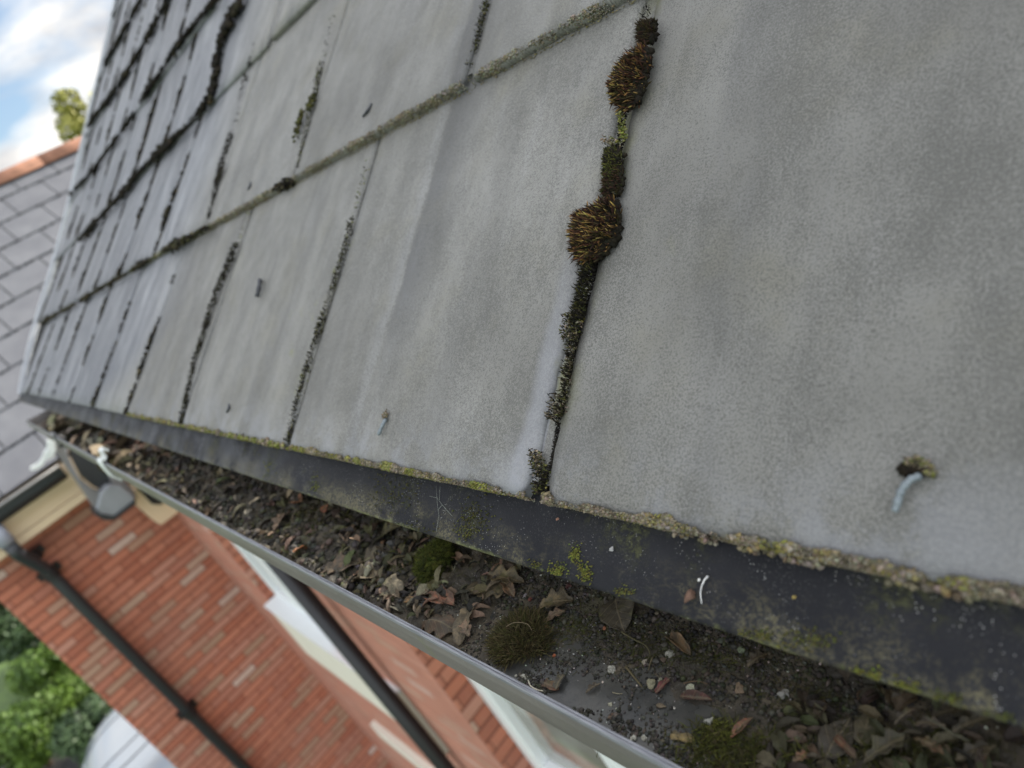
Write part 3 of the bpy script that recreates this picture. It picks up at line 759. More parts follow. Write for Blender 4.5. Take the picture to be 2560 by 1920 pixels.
# lichen crust on the slate tails
def crust(mb, x0, x1, s0, dens, size, cols, amp=.0008, hspan=T, rr=rnd, over=.25):
    n = int((x1 - x0) * dens * 1.5)
    for i in range(n):
        x = rr.uniform(x0, x1); g = noise.noise(Vector((x * 45, s0, 5.1))); g2 = noise.noise(Vector((x * 170, s0, 9.1)))
        if rr.random() > 0.72 + g * 1.1: continue
        h = -rr.random() * hspan if rr.random() > over else rr.uniform(-.0005, .0006)
        on = -rr.uniform(0, .0008) if h < -.0004 else rr.uniform(-.0004, .0022) * (1 + g)
        sz = size * .68 * rr.uniform(.4, 1.4) * (1 + 1.3 * g2 + .6 * g)
        if sz <= 0: continue
        ci = int(max(0, min(len(cols) - 1, (noise.noise(Vector((x * 80, 3.1, h * 90))) + .55) * len(cols) + rr.uniform(-1.4, 1.4))))
        blob(mb, RW(x, s0 + on + g2 * amp, h), sz, jit(cols[ci], .25, rr), .8, 1, .5, rr)
mb = MB()
CC = [(0.15, 0.13, 0.095), (0.24, 0.21, 0.16), (0.13, 0.11, 0.07), (0.21, 0.18, 0.12), (0.26, 0.23, 0.18), (0.20, 0.17, 0.08), (0.17, 0.15, 0.11), (0.22, 0.21, 0.06)]
crust(mb, JA_R + .001, .073, .0045, 60000, .0007, CC, hspan=T * .9)
crust(mb, -.5225, JA_L, .0045, 44000, .0007, CC + YG[:2], hspan=T)
crust(mb, -.832, -.5285, .0045, 9000, .0014, CC + YG + YG, hspan=T)
crust(mb, -1.12, -.838, .0045, 3600, .0017, CC + YG, hspan=T)
# a hanging lump and bulges under the near tail
for q, r_ in (((1882, 1382), .0016), ((1850, 1372), .0014), ((1700, 1328), .0012), ((2020, 1405), .0017), ((1960, 1345), .0018), ((2250, 1420), .0020), ((1980, 1350), .0014), ((2380, 1470), .0022), ((1760, 1310), .0014)):
    x, s = onroof(*q)
    for i in range(16): blob(mb, RW(x + rnd.gauss(0, r_), .003 + rnd.uniform(-.001, .001), -rnd.uniform(.000, .006)), r_ * .6, jit(CC[rnd.randrange(len(CC) - 1)], .3), .9, 2)
o = mb.build('lichen_crust', MAT['crust'], None, True, True); tag(o, 'yellow-brown lichen crust along the eaves edge of the slates', 'lichen', kind='stuff')
mb = MB()
s1 = .0035 + G
C1 = [(0.20, 0.185, 0.14), (0.26, 0.235, 0.18), (0.15, 0.135, 0.10), (0.22, 0.195, 0.12), (0.27, 0.26, 0.22)]
crust(mb, -.39, -.09, s1, 20000, .0009, C1, over=.12)
crust(mb, -.6975, -.3975, s1, 15000, .0010, C1, over=.12)
crust(mb, -1.003, -.7025, s1, 4500, .0015, C1 + TN[:1], over=.12)
crust(mb, -1.5, -1.003, s1, 1500, .0022, C1 + OL, over=.2)
for i in range(700):   # yellow line on the slate just below the course
    x = rnd.uniform(-1.1, -.1); blob(mb, RW(x, s1 - .0022 - abs(rnd.gauss(0, .0011)), -T + .0006), .0007 * rnd.uniform(.6, 1.3), jit((0.24, 0.20, 0.075), .2), .25)
x, s = onroof(728, 446)
for i in range(160): blob(mb, RW(x - abs(rnd.gauss(0, .02)), s1 - .001 + rnd.gauss(0, .002), rnd.uniform(-.006, .003)), .0016, jit((DK + TN[3:])[rnd.randrange(5)], .3), .8)
o = mb.build('lichen_crust', MAT['crust'], None, True, True); tag(o, 'khaki lichen crust along the second course of slates', 'lichen', kind='stuff')
# moss ring round the near nail hole and its dark hole
mb = MB()
nx_, nsy = onroof(2288, 1176)
for i in range(260):
    an = rnd.uniform(-.7, 2.2) + .2; rr_ = .0034 + rnd.gauss(0, .0007)
    blob(mb, RW(nx_ + math.cos(an) * rr_ * 1.15, nsy + math.sin(an) * rr_ * .75, rnd.uniform(-.0002, .0008)), .00045, jit((YG + TN + TN)[rnd.randrange(12)], .3), .7)
for i in range(460):
    an = rnd.uniform(0, 6.28); rr_ = .0033 * math.sqrt(rnd.random())
    blob(mb, RW(nx_ - .0006 + math.cos(an) * rr_ * 1.25, nsy + math.sin(an) * rr_ * .7, .0003), .0005, jit((0.018, 0.014, 0.009), .3), .35)
for i in range(60):
    x, s = onroof(966, 1038); blob(mb, RW(x + rnd.gauss(0, .0012), s + rnd.gauss(0, .0012), rnd.uniform(0, .0018)), .0006, jit(TN[rnd.randrange(3)], .3), .8)
o = mb.build('nail_hole_moss', MAT['crust'], None, True, True); tag(o, 'brown and yellow moss ring round the bent nail hole on the near slate', 'moss', kind='stuff')

# ------------------------------------------------------------------ gutter
YI, YO, ZT = 0.0736, 0.0712, -0.2044
XL = -2.35
gut = empty('rain_gutter', (0, 0.11, -0.25)); tag(gut, 'weathered grey roof gutter full of silt and leaves under the slates', 'gutter')
def prism(mb, prof, xs, closed=False, yoff=None):
    vs = []; fs = []; n = len(prof)
    for x in xs:
        for (y, z) in prof: vs.append(Vector((x, y, z)) - gut.location)
    for i in range(len(xs) - 1):
        for q in range(n if closed else n - 1):
            a = i * n + q; b = i * n + (q + 1) % n; fs.append((a, b, b + n, a + n))
    mb.add(vs, fs)
XS = [XL + (0.5 - XL) * (i / 60) for i in range(61)]
mb = MB()
prof = [(YO + .0004, ZT - .0016), (YO - .0003, ZT - .008), (YO - .0002, ZT - .0195), (.0723, -.2275), (.0776, -.2445), (.088, -.268), (.104, -.284), (.125, -.289), (.150, -.280), (.165, -.255), (.170, -.215), (.168, -.215), (.163, -.255), (.149, -.277), (.125, -.286), (.105, -.281), (.0895, -.266), (.0790, -.2440), (.0738, -.2270), (YI, ZT - .002)]
prism(mb, prof, XS); mb.build('trough', MAT['gutter'], gut, False)
mb = MB()
rp = [(YI, ZT - .0028), (YI + .0001, ZT - .0006), (YI - .0003, ZT), (YI - .0009, ZT + .0001), (YI - .0011, ZT - .0004), (YI - .0014, ZT - .0004), (YI - .0016, ZT + .0001), (YO + .0004, ZT), (YO, ZT - .0006), (YO - .0002, ZT - .0022), (YO + .0006, ZT - .0024)]
prism(mb, rp, XS, True); mb.build('rim', MAT['rail'], gut, False)
mb = MB()   # stop end
vs = [Vector((XL, y, z)) - gut.location for (y, z) in prof[:11]]; vs2 = [v - Vector((.006, 0, 0)) for v in vs]
mb.add(vs + vs2, [tuple(range(11)), tuple(range(21, 10, -1))] + [(i, i + 1, i + 12, i + 11) for i in range(10)]); mb.build('stop_end', MAT['gutter'], gut)
def bracket(x, w_, hook, mat):
    mb = MB(); P = [(YI + .012, ZT - .016), (YI + .004, ZT - .004), (YI + .002, ZT + .0035), (YI - .001, ZT + .005), (YO - .0015, ZT + .0035), (YO - .0028, ZT - .002), (YO - .0028, ZT - .022), (YO + .003, ZT - .034)]
    if hook: P = [(YI + .013, ZT + .011), (YI + .010, ZT + .016), (YI + .006, ZT + .0145), (YI + .005, ZT + .006)] + P[2:]
    vs = []; n = len(P)
    for xx in (x - w_ / 2, x + w_ / 2):
        for (y, z) in P: vs.append(Vector((xx, y, z)) - gut.location)
    fs = [(i, i + 1, i + 1 + n, i + n) for i in range(n - 1)]
    o = None; mb.add(vs, fs); o = mb.build('bracket', mat, gut, False)
    md = o.modifiers.new('s', 'SOLIDIFY'); md.thickness = 0.003; md.offset = 0
bracket(-1.15, .03, True, MAT['palep']); bracket(-1.72, .05, False, MAT['greyp'])

# silt and litter in the trough
def pile(x, y):
    """height of the gutter filling"""
    far_ = 1 / (1 + math.exp((x + .335) / .022))     # leaf heaps away from the camera
    nearr = 1 / (1 + math.exp(-(x + .105) / .012))   # heap towards the camera
    base = -.2375 + .0065 * far_ + .005 * nearr
    edge = max(0, (y - .120) / .04); base += .004 * min(1, edge) * (1 - .4 * far_)
    n1 = fbm(x * 55, y * 55, 1.0, 4); n2 = fbm(x * 190, y * 190, 4.0, 3); n3 = noise.noise(Vector((x * 620, y * 620, 2)))
    amp = .0012 + .0062 * far_ + .0038 * nearr
    h = base + amp * n1 + (.0006 + .0022 * far_ + .0014 * nearr) * n2 + .00035 * n3
    pud = math.exp(-(((x + .205) / .060) ** 4 + ((y - .092) / .019) ** 4))
    h -= .0030 * pud
    return h
def fine_grid():
    xs = []; x = .36
    while x > XL + .01:
        xs.append(x); x -= max(.0011, .0011 * (1 + max(0, -x - .25) * 5.5))
    ys = [.0802 + (.161 - .0802) * i / 72 for i in range(73)]
    vs = [Vector((x, y, pile(x, y))) for x in xs for y in ys]; n = len(ys)
    fs = [(i * n + j, (i + 1) * n + j, (i + 1) * n + j + 1, i * n + j + 1) for i in range(len(xs) - 1) for j in range(n - 1)]
    o = mesh('silt', vs, fs, MAT['soil'], None, True); return tag(o, 'dark wet silt and rotted litter filling the gutter', 'silt', kind='stuff')
fine_grid()
vs = []; nn = 40
for i in range(nn + 1):
    for j in range(9): vs.append(Vector((-.31 + .21 * i / nn, 0.0800 + .054 * j / 8, -.2383)))
fs = [(i * 9 + j, i * 9 + j + 1, (i + 1) * 9 + j + 1, (i + 1) * 9 + j) for i in range(nn) for j in range(8)]
o = mesh('water', vs, [f[::-1] for f in fs], MAT['film']); tag(o, kind='structure')
def gpt(px, py, up_=0.0):
    z = -.236
    for _ in range(6):
        p = onz(z + up_, px, py); z = max(pile(p.x, min(max(p.y, YI), .163)), -.2383)
    p = onz(z + up_, px, py); return p
# crumbs
mb = MB(); rr = random.Random(3)
def crumb_zone(n, x0, x1, y0, y1, smin, smax, cols, thr=-.1, f=60, zoff=.0):
    for i in range(n):
        x = rr.uniform(x0, x1); y = rr.uniform(max(.0825, y0), y1)
        if noise.noise(Vector((x * f, y * f, 8.8))) < thr + rr.uniform(-.15, .15): continue
        z = max(pile(x, y), -.2383); s_ = smin + (smax - smin) * rr.random() ** 2.5
        blob(mb, (x, y, z + s_ * .3 + zoff), s_, jit(cols[rr.randrange(len(cols))], .35, rr), .8, 1, .5, rr)
DS = [(0.014, 0.013, 0.012), (0.026, 0.023, 0.018), (0.042, 0.037, 0.028), (0.024, 0.026, 0.014), (0.07, 0.062, 0.048), (0.055, 0.052, 0.046)]
crumb_zone(15000, -.36, -.05, .076, .155, .0002, .0009, DS, .06)
crumb_zone(4500, -.30, -.10, .115, .158, .0003, .0014, DS + [(0.03, 0.034, 0.014)], -.4)
crumb_zone(1500, -.26, -.12, .082, .092, .0003, .0013, DS, .0)
crumb_zone(9000, -1.3, -.34, .076, .155, .0006, .0032, DS + [(0.06, 0.05, 0.035), (0.045, 0.045, 0.02)], -.2)
crumb_zone(700, -.36, -.06, .078, .150, .0002, .0006, [(0.42, 0.42, 0.38), (0.3, 0.3, 0.26), (0.5, 0.49, 0.45)], -.2)
crumb_zone(400, -1.2, -.36, .078, .150, .0004, .0014, [(0.30, 0.25, 0.18), (0.2, 0.14, 0.09), (0.16, 0.16, 0.06)], -.2)
o = mb.build('soil_crumbs', MAT['crumb'], None, True, True); tag(o, 'black soil crumbs and pale grit scattered over the gutter silt', 'soil crumbs', kind='stuff')
# filaments of moss and rootlets
mb = MB()
def fibres(n, px, py, sx, sy, L, cols, wd=.00016, up=.3, hh=0.0, rr=rr):
    for i in range(n):
        p = gpt(px + rr.gauss(0, sx), py + rr.gauss(0, sy))
        d = Vector((rr.uniform(-1, 1), rr.uniform(-1, 1), rr.uniform(0, up)))
        c = cols[rr.randrange(len(cols))]
        blade(mb, p + Vector((0, 0, rr.uniform(0, hh))), d, L * rr.uniform(.5, 1.4), wd, jit(tuple(q * .7 for q in c), .2, rr), jit(c, .25, rr), rr.uniform(-.5, .5), rr)
MG = [(0.055, 0.06, 0.014), (0.035, 0.04, 0.010), (0.09, 0.10, 0.02), (0.07, 0.06, 0.03)]
fibres(900, 1850, 1890, 90, 28, .004, MG, .00018, .6, .002)
fibres(360, 1795, 1835, 28, 18, .004, MG + [(0.14, 0.15, 0.03)], .00018, .6, .002)
fibres(600, 1600, 1610, 90, 30, .003, MG, .00012, .3)
fibres(700, 1780, 1640, 110, 26, .003, MG, .00012, .3)
fibres(500, 2000, 1740, 80, 40, .003, MG, .00012, .3)
fibres(700, 1450, 1560, 70, 25, .003, MG, .00012, .3)
fibres(600, 2250, 1880, 120, 35, .004, MG, .00016, .5, .002)
fibres(500, 1000, 1400, 90, 30, .005, MG, .0002, .4, .002)
fibres(500, 800, 1300, 90, 30, .007, MG + TN[1:2], .0003, .4, .002)
o = mb.build('moss_fibres', MAT['moss'], None, False, True); tag(o, 'green moss fibres spread thinly over the gutter silt', 'moss', kind='stuff')
def mat_clump(name, px, py, rx, ry, h, n, cols, L, label, rr=rr):
    c = gpt(px, py); o = empty(name, c); tag(o, label, 'moss clump')
    mb = MB(); body = MB(); sc = (c.length) / FPX
    for i in range(n):
        u = rr.uniform(0, 6.28); v = math.sqrt(rr.random()) * (1 + .35 * noise.noise(Vector((math.cos(u) * 1.6, math.sin(u) * 1.6, px * .1)))); dx = math.cos(u) * v * rx * sc; dy = math.sin(u) * v * ry * sc * 1.25
        z = h * math.sqrt(max(0, 1 - v * v)) * (1 + .6 * noise.noise(Vector((dx * 160, dy * 160, 1)))); q = Vector((dx, dy, z + .0005))
        d = Vector((math.cos(u) * v + rr.uniform(-.7, .7), math.sin(u) * v + rr.uniform(-.7, .7), .35 + rr.uniform(-.3, .5)))
        cc = cols[rr.randrange(len(cols))]
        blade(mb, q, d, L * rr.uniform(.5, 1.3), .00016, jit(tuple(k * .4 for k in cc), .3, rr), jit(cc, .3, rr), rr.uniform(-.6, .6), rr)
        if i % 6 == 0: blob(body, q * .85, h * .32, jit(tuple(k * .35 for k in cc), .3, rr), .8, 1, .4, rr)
    mb.build('moss_shoots', MAT['moss'], o, False, True); body.build('moss_cushion', MAT['crust'], o, True, True)
mat_clump('moss_clump', 1095, 1412, 40, 44, .011, 1500, [(0.075, 0.095, 0.016), (0.13, 0.15, 0.026), (0.05, 0.06, 0.012)], .0036, 'rounded dark green moss ball beside the pale twig in the gutter')
mat_clump('moss_clump', 1305, 1602, 76, 56, .0034, 2400, [(0.10, 0.085, 0.036), (0.07, 0.062, 0.026), (0.15, 0.125, 0.06), (0.085, 0.09, 0.026), (0.05, 0.04, 0.02)], .0052, 'matted brown-green moss mat at the head of the silty puddle')

# shredded leaf litter that nobody could count
def shreds(mb, n, x0, x1, smin, smax, cols, rr=random.Random(5)):
    for i in range(n):
        x = x0 + (x1 - x0) * rr.random() ** 1.3; y = rr.uniform(.086, .156); z = pile(x, y)
        if noise.noise(Vector((x * 30, y * 40, 2.2))) < -.25: continue
        L = rr.uniform(smin, smax) * (1 + .8 * max(0, -x - .3)); wd = L * rr.uniform(.2, .55); an = rr.uniform(0, 6.28); e1 = Vector((math.cos(an), math.sin(an), rr.uniform(-.25, .35))); e2 = Vector((-math.sin(an), math.cos(an), rr.uniform(-.5, .5)))
        c = cols[rr.randrange(len(cols))]; vs = []; k = 6; sd_ = rr.uniform(0, 50)
        for a in range(k + 1):
            u = a / k
            for b in (-1, 0, 1):
                w_ = wd * .5 * math.sin(PI * (u * .9 + .05)) ** .6 * (1 + .5 * noise.noise(Vector((u * 4, b, sd_))))
                vs.append(Vector((x, y, z + .0015)) + e1 * (u - .5) * L + e2 * b * w_ + Vector((0, 0, (abs(b) * .35 * wd + L * .2 * math.sin(u * PI)))))
        mb.add(vs, [(a * 3 + b, a * 3 + b + 1, a * 3 + b + 4, a * 3 + b + 3) for a in range(k) for b in (0, 1)], jit(c, .35, rr))
mb = MB()
LC = [(0.065, 0.050, 0.030), (0.036, 0.028, 0.018), (0.11, 0.088, 0.052), (0.062, 0.062, 0.026), (0.12, 0.080, 0.052), (0.15, 0.125, 0.080), (0.018, 0.015, 0.012), (0.024, 0.020, 0.014)]
shreds(mb, 520, -.34, -1.1, .004, .013, LC); shreds(mb, 220, -.30, -.42, .004, .012, LC); shreds(mb, 420, -.13, .05, .003, .010, [tuple(q * .7 for q in c_) for c_ in LC[:4]]); shreds(mb, 160, -1.1, -2.2, .010, .03, LC)
o = mb.build('leaf_litter', MAT['crumb'], None, False, True); tag(o, 'shredded brown leaf litter packed in the gutter', 'leaf litter', kind='stuff')
# leaves, husks, stones and twigs, one thing each
def basis(p, px2, py2, up_=0.0):
    q = gpt(px2, py2, up_); d = q - p; return d
def leaf(px, py, px2, py2, wid, col, label, kind='oak', curl=.25, fold=.2, lift=.0015, roll=0.0, cat='leaf', ns=30, nw=10, name='dead_leaf', group=None, rr=rr):
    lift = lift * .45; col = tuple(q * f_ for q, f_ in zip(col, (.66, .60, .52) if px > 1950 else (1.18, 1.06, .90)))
    a = gpt(px, py); b = gpt(px2, py2); d = b - a; L = d.length; ex_ = d.normalized(); ey = Vector((0, 0, 1)).cross(ex_).normalized(); ez = ex_.cross(ey)
    o = bpy.data.objects.new(name, None)
    vs = []; cs = []; sd_ = rr.uniform(0, 50); Wd = wid * L
    for i in range(ns + 1):
        u = i / ns
        if kind == 'oak': wv = .5 * math.sin(PI * min(1, u * .96 + .02)) ** .75 * (1 + .34 * math.sin(u * 2 * PI * 3.2 - .6)) * (.65 + .5 * u)
        elif kind == 'strip': wv = .5 * (min(1, u * 9) * min(1, (1 - u) * 7)) ** .5 * (1 + .15 * math.sin(u * 11 + sd_))
        else: wv = .5 * math.sin(PI * u ** .9) ** .8
        for j in range(nw + 1):
            v = (j / nw - .5) * 2
            y = v * wv * Wd * (1 + .08 * noise.noise(Vector((u * 9, v * 2, sd_))))
            z = curl * L * .30 * (math.sin(PI * u) - .3) + fold * abs(v) ** 1.6 * wv * Wd + .05 * L * noise.noise(Vector((u * 3.5, v * 1.3, sd_))) + .02 * L * noise.noise(Vector((u * 11, v * 4, sd_)))
            cr = roll * v
            yy = y * math.cos(cr) ; zz = z + abs(y) * math.sin(abs(cr))
            vs.append(Vector((u * L, yy, zz + lift)))
            t = fbm(u * 3, v * 2, sd_, 3) * .5 + .5
            cs.append(tuple(c * (.75 + .5 * t) for c in col))
    n = nw + 1
    fs = [(i * n + j, (i + 1) * n + j, (i + 1) * n + j + 1, i * n + j + 1) for i in range(ns) for j in range(nw)]
    me = mesh(name, vs, fs, MAT['leaf'] if kind != 'husk' else MAT['husk'], None, True, cs)
    me.matrix_world = Matrix((ex_, ey, ez)).transposed().to_4x4(); me.location = a
    md = me.modifiers.new('s', 'SOLIDIFY'); md.thickness = .00025
    tag(me, label, cat, group); return me
O1 = (0.085, 0.072, 0.042); O2 = (0.12, 0.10, 0.055); O3 = (0.070, 0.050, 0.038); O4 = (0.15, 0.13, 0.09); PK = (0.20, 0.145, 0.11); RD = (0.11, 0.045, 0.03); DR = (0.055, 0.018, 0.018); OG = (0.30, 0.12, 0.045)
leaf(1165, 1480, 1300, 1455, .62, O1, 'broad flat olive-brown oak leaf below the green moss ball', curl=.05, fold=.05, lift=.003, nw=16)
leaf(1215, 1452, 1312, 1462, .42, O2, 'tan oak leaf folded on top of the broad olive-brown leaf', curl=.3, fold=.6, lift=.006)
leaf(1268, 1462, 1290, 1498, .40, (0.20, 0.12, 0.07), 'orange-tipped rolled leaf lobe hanging off the folded tan leaf', kind='strip', curl=.3, fold=.8, lift=.006)
leaf(1350, 1520, 1435, 1505, .62, O2, 'crumpled tan leaf alone on the silt near the tray edge', curl=.3, fold=.5, lift=.003)
leaf(1360, 1560, 1415, 1530, .45, PK, 'pinkish torn leaf scrap under the crumpled tan leaf', curl=.3, fold=.3, lift=.003)
leaf(1052, 1565, 1150, 1580, .46, O3, 'purple-brown humped leaf close to the gutter rim', curl=.7, fold=-.4, lift=.004)
leaf(1182, 1525, 1152, 1620, .38, O4, 'upright pale tan leaf strip running toward the gutter rim', curl=.25, fold=.5, lift=.005, kind='strip')
leaf(1168, 1560, 1180, 1600, .5, PK, 'short pinkish leaf piece lying on the upright tan strip', curl=.4, fold=.4, lift=.008)
leaf(1058, 1497, 1112, 1516, .22, (0.20, 0.09, 0.06), 'red-brown husk with a pale split edge left of the broad oak leaf', kind='strip', curl=.3, fold=.8, lift=.006, name='husk', cat='husk')
leaf(1098, 1480, 1140, 1518, .26, (0.19, 0.09, 0.065), 'second reddish husk leaning on the broad oak leaf', kind='strip', curl=.3, fold=.6, lift=.006, name='husk', cat='husk')
leaf(1015, 1508, 1060, 1512, .22, (0.24, 0.15, 0.07), 'thin orange-tan husk below the pale chip', kind='strip', curl=.3, fold=.5, lift=.005, name='husk', cat='husk')
leaf(975, 1452, 1008, 1490, .55, (0.24, 0.22, 0.165), 'pale cream wood chip among the leaves', kind='strip', curl=.1, fold=.1, lift=.008, name='wood_chip', cat='wood chip')
leaf(962, 1470, 990, 1500, .5, (0.17, 0.10, 0.075), 'pinkish brown scrap tucked under the pale cream chip', kind='strip', curl=.2, fold=.3, lift=.005)
leaf(882, 1462, 955, 1445, .42, O4, 'curled khaki leaf by the rim with a raised edge', curl=.5, fold=.7, lift=.005)
leaf(805, 1430, 905, 1408, .55, (0.11, 0.08, 0.055), 'large brown leaf flattened against the gutter rim', curl=.2, fold=.2, lift=.004)
leaf(905, 1425, 965, 1400, .5, O1, 'ragged olive leaf right of the large flattened brown leaf', curl=.6, fold=.5, lift=.005)
leaf(868, 1372, 890, 1318, .55, PK, 'pink-tan bent leaf standing clear of the dark litter', curl=.5, fold=.3, lift=.008)
leaf(908, 1390, 942, 1364, .38, (0.22, 0.11, 0.06), 'orange-brown notched leaf scrap', curl=.3, fold=.5, lift=.007)
leaf(712, 1365, 733, 1342, .8, PK, 'rounded pinkish leaf near the white window frame', curl=.4, fold=.2, lift=.010, kind='plain')
leaf(690, 1335, 732, 1285, .40, (0.17, 0.12, 0.09), 'long brown leaf above the rounded pinkish leaf', curl=.3, fold=.4, lift=.009)
leaf(672, 1352, 695, 1342, .55, PK, 'small tan leaf beside the rim, left of the rounded pinkish one', curl=.3, fold=.4, lift=.010, kind='plain')
leaf(738, 1392, 770, 1384, .35, OG, 'small bright orange husk near the rim', kind='strip', curl=.3, fold=.5, lift=.009, name='husk', cat='husk')
leaf(742, 1262, 762, 1262, .5, OG, 'small orange fleck in the distant litter', kind='plain', curl=.3, fold=.3, lift=.010, name='husk', cat='husk')
leaf(818, 1292, 824, 1270, .5, (0.25, 0.07, 0.04), 'small red-brown scale just under the tray edge', kind='plain', curl=.3, fold=.3, lift=.010, name='husk', cat='husk')
leaf(630, 1272, 658, 1254, .3, (0.40, 0.37, 0.30), 'pale splinter in the distant litter', kind='strip', curl=.1, fold=.3, lift=.012, name='wood_chip', cat='wood chip')
leaf(310, 1165, 400, 1120, .30, (0.24, 0.16, 0.13), 'twisted pinkish leaf beside the pale gutter clip', curl=.4, fold=.4, lift=.016)
leaf(330, 1130, 385, 1105, .30, (0.19, 0.10, 0.08), 'reddish leaf behind the twisted pinkish one', curl=.3, fold=.4, lift=.016)
leaf(945, 1360, 1010, 1315, .55, (0.095, 0.10, 0.04), 'mossy green-brown leaf tucked under the tray edge', curl=.3, fold=.3, lift=.006)
leaf(1045, 1440, 1110, 1370, .10, (0.22, 0.18, 0.10), 'pale tan twig leaning beside the green moss ball', kind='strip', curl=.1, fold=.6, lift=.009, name='twig', cat='twig')
leaf(1540, 1500, 1562, 1582, .85, (0.045, 0.045, 0.036), 'large dark triangular leaf with a pale tip under the tray edge', curl=.15, fold=.3, lift=.003, kind='plain', nw=14)
leaf(1676, 1596, 1728, 1640, .30, (0.12, 0.085, 0.05), 'curled tan husk near the tray edge with a black inside', kind='strip', curl=.5, fold=1.4, lift=.003, name='husk', cat='husk')
leaf(1702, 1745, 1782, 1752, .30, DR, 'long dark maroon pod in the silty puddle', kind='plain', curl=.1, fold=1.0, lift=.002, name='seed_pod', cat='seed pod')
leaf(1642, 1736, 1676, 1700, .28, (0.12, 0.025, 0.03), 'short crimson husk left of the maroon pod', kind='strip', curl=.1, fold=.9, lift=.002, name='husk', cat='husk')
leaf(1830, 1850, 1885, 1800, .30, (0.20, 0.085, 0.055), 'salmon-brown bud scale beside the green moss at the photo bottom', kind='plain', curl=.3, fold=.3, lift=.004, name='husk', cat='husk')
leaf(1678, 1840, 1736, 1852, .38, (0.22, 0.18, 0.075), 'flat yellow bark chip in the shallow water', kind='strip', curl=.02, fold=.05, lift=.002, name='bark_chip', cat='bark chip')
leaf(1756, 1880, 1720, 1902, .3, (0.03, 0.028, 0.02), 'dark thin leaf fragment below the yellow bark chip', kind='plain', curl=.2, fold=.3)
leaf(1392, 1728, 1412, 1690, .42, (0.05, 0.05, 0.042), 'dark grey leaf shard standing by the rim', curl=.2, fold=.6, lift=.003, kind='strip')
leaf(1360, 1710, 1398, 1725, .42, (0.13, 0.07, 0.05), 'reddish flake against the gutter rim', curl=.2, fold=.4, lift=.002, kind='strip')
leaf(1466, 1736, 1502, 1712, .30, (0.05, 0.043, 0.035), 'small dark rolled leaf in the shallow water', curl=.3, fold=.9, lift=.002)
leaf(1520, 1795, 1545, 1790, .6, (0.05, 0.025, 0.02), 'small dark red flake near the rim crumbs', curl=.2, fold=.2, lift=.001, kind='plain')
leaf(1640, 1765, 1665, 1768, .5, (0.10, 0.085, 0.065), 'little brown oval flake below the crimson husk', curl=.2, fold=.2, lift=.001, kind='plain')
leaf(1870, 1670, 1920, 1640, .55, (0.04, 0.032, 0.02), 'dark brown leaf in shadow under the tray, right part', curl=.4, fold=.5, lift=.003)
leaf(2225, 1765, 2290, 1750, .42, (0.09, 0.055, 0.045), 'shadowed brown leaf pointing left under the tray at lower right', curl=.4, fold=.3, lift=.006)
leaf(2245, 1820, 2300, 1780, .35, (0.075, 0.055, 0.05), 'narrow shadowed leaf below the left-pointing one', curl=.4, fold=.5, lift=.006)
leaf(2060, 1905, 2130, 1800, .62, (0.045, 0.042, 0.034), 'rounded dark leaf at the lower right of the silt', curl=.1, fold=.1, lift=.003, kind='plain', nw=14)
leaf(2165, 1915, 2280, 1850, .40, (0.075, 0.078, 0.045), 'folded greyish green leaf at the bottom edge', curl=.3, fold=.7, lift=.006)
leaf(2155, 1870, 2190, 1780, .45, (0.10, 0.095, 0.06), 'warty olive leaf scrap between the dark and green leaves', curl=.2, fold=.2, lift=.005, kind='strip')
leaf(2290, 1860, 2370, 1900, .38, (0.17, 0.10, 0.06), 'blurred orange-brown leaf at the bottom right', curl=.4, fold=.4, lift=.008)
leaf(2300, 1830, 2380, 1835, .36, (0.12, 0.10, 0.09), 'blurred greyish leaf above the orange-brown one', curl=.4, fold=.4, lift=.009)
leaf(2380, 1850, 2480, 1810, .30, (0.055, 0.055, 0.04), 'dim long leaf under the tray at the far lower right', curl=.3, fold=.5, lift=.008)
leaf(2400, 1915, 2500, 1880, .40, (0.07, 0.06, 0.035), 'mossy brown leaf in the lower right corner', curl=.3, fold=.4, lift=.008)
leaf(1985, 1915, 2030, 1895, .5, (0.20, 0.11, 0.065), 'small orange leaf scrap cut by the bottom edge', curl=.4, fold=.4, lift=.005)
for (q, l) in (((2098, 1862, 2150, 1915), 'slim orange-brown stick leaning over the rounded dark leaf'), ((2450, 1895, 2475, 1920), 'reddish stub of stick in the lower right corner')):
    leaf(*q, .2, (0.24, 0.10, 0.06), l, kind='strip', curl=.1, fold=1.0, lift=.008, name='twig', cat='twig')
def twig(pts, r, col, label, up_=.001, name='twig', group=None):
    P = [gpt(a, b, .0) + Vector((0, 0, up_)) for a, b in pts]; o0 = P[0].copy()
    # smooth the path
    Q = []
    for i in range(len(P) - 1):
        p0 = P[max(i - 1, 0)]; p1 = P[i]; p2 = P[i + 1]; p3 = P[min(i + 2, len(P) - 1)]
        for k in range(5):
            t = k / 5; Q.append(.5 * ((2 * p1) + (p2 - p0) * t + (2 * p0 - 5 * p1 + 4 * p2 - p3) * t * t + (3 * p1 - p0 - 3 * p2 + p3) * t ** 3) - o0)
    Q.append(P[-1] - o0); n = len(Q)
    mb = MB(); mb.tube(Q, [r * (1 - .4 * i / n) for i in range(n)], 7, True, col)
    o = mb.build(name, MAT['stone'], None, True, True); o.location = o0; return tag(o, label, 'twig', group)
twig([(1556, 1585), (1590, 1605), (1618, 1620), (1628, 1640), (1622, 1655)], .00042, (0.075, 0.070, 0.035), 'curved olive stalk trailing from the dark triangular leaf', .0015)
twig([(1567, 1671), (1590, 1700), (1608, 1722)], .00055, (0.10, 0.085, 0.045), 'straight olive twig ending at a lump of grit', .0012)
twig([(1634, 1648), (1628, 1664), (1624, 1680)], .00042, (0.11, 0.095, 0.055), 'short dry stalk right of the curved olive stalk', .0012)
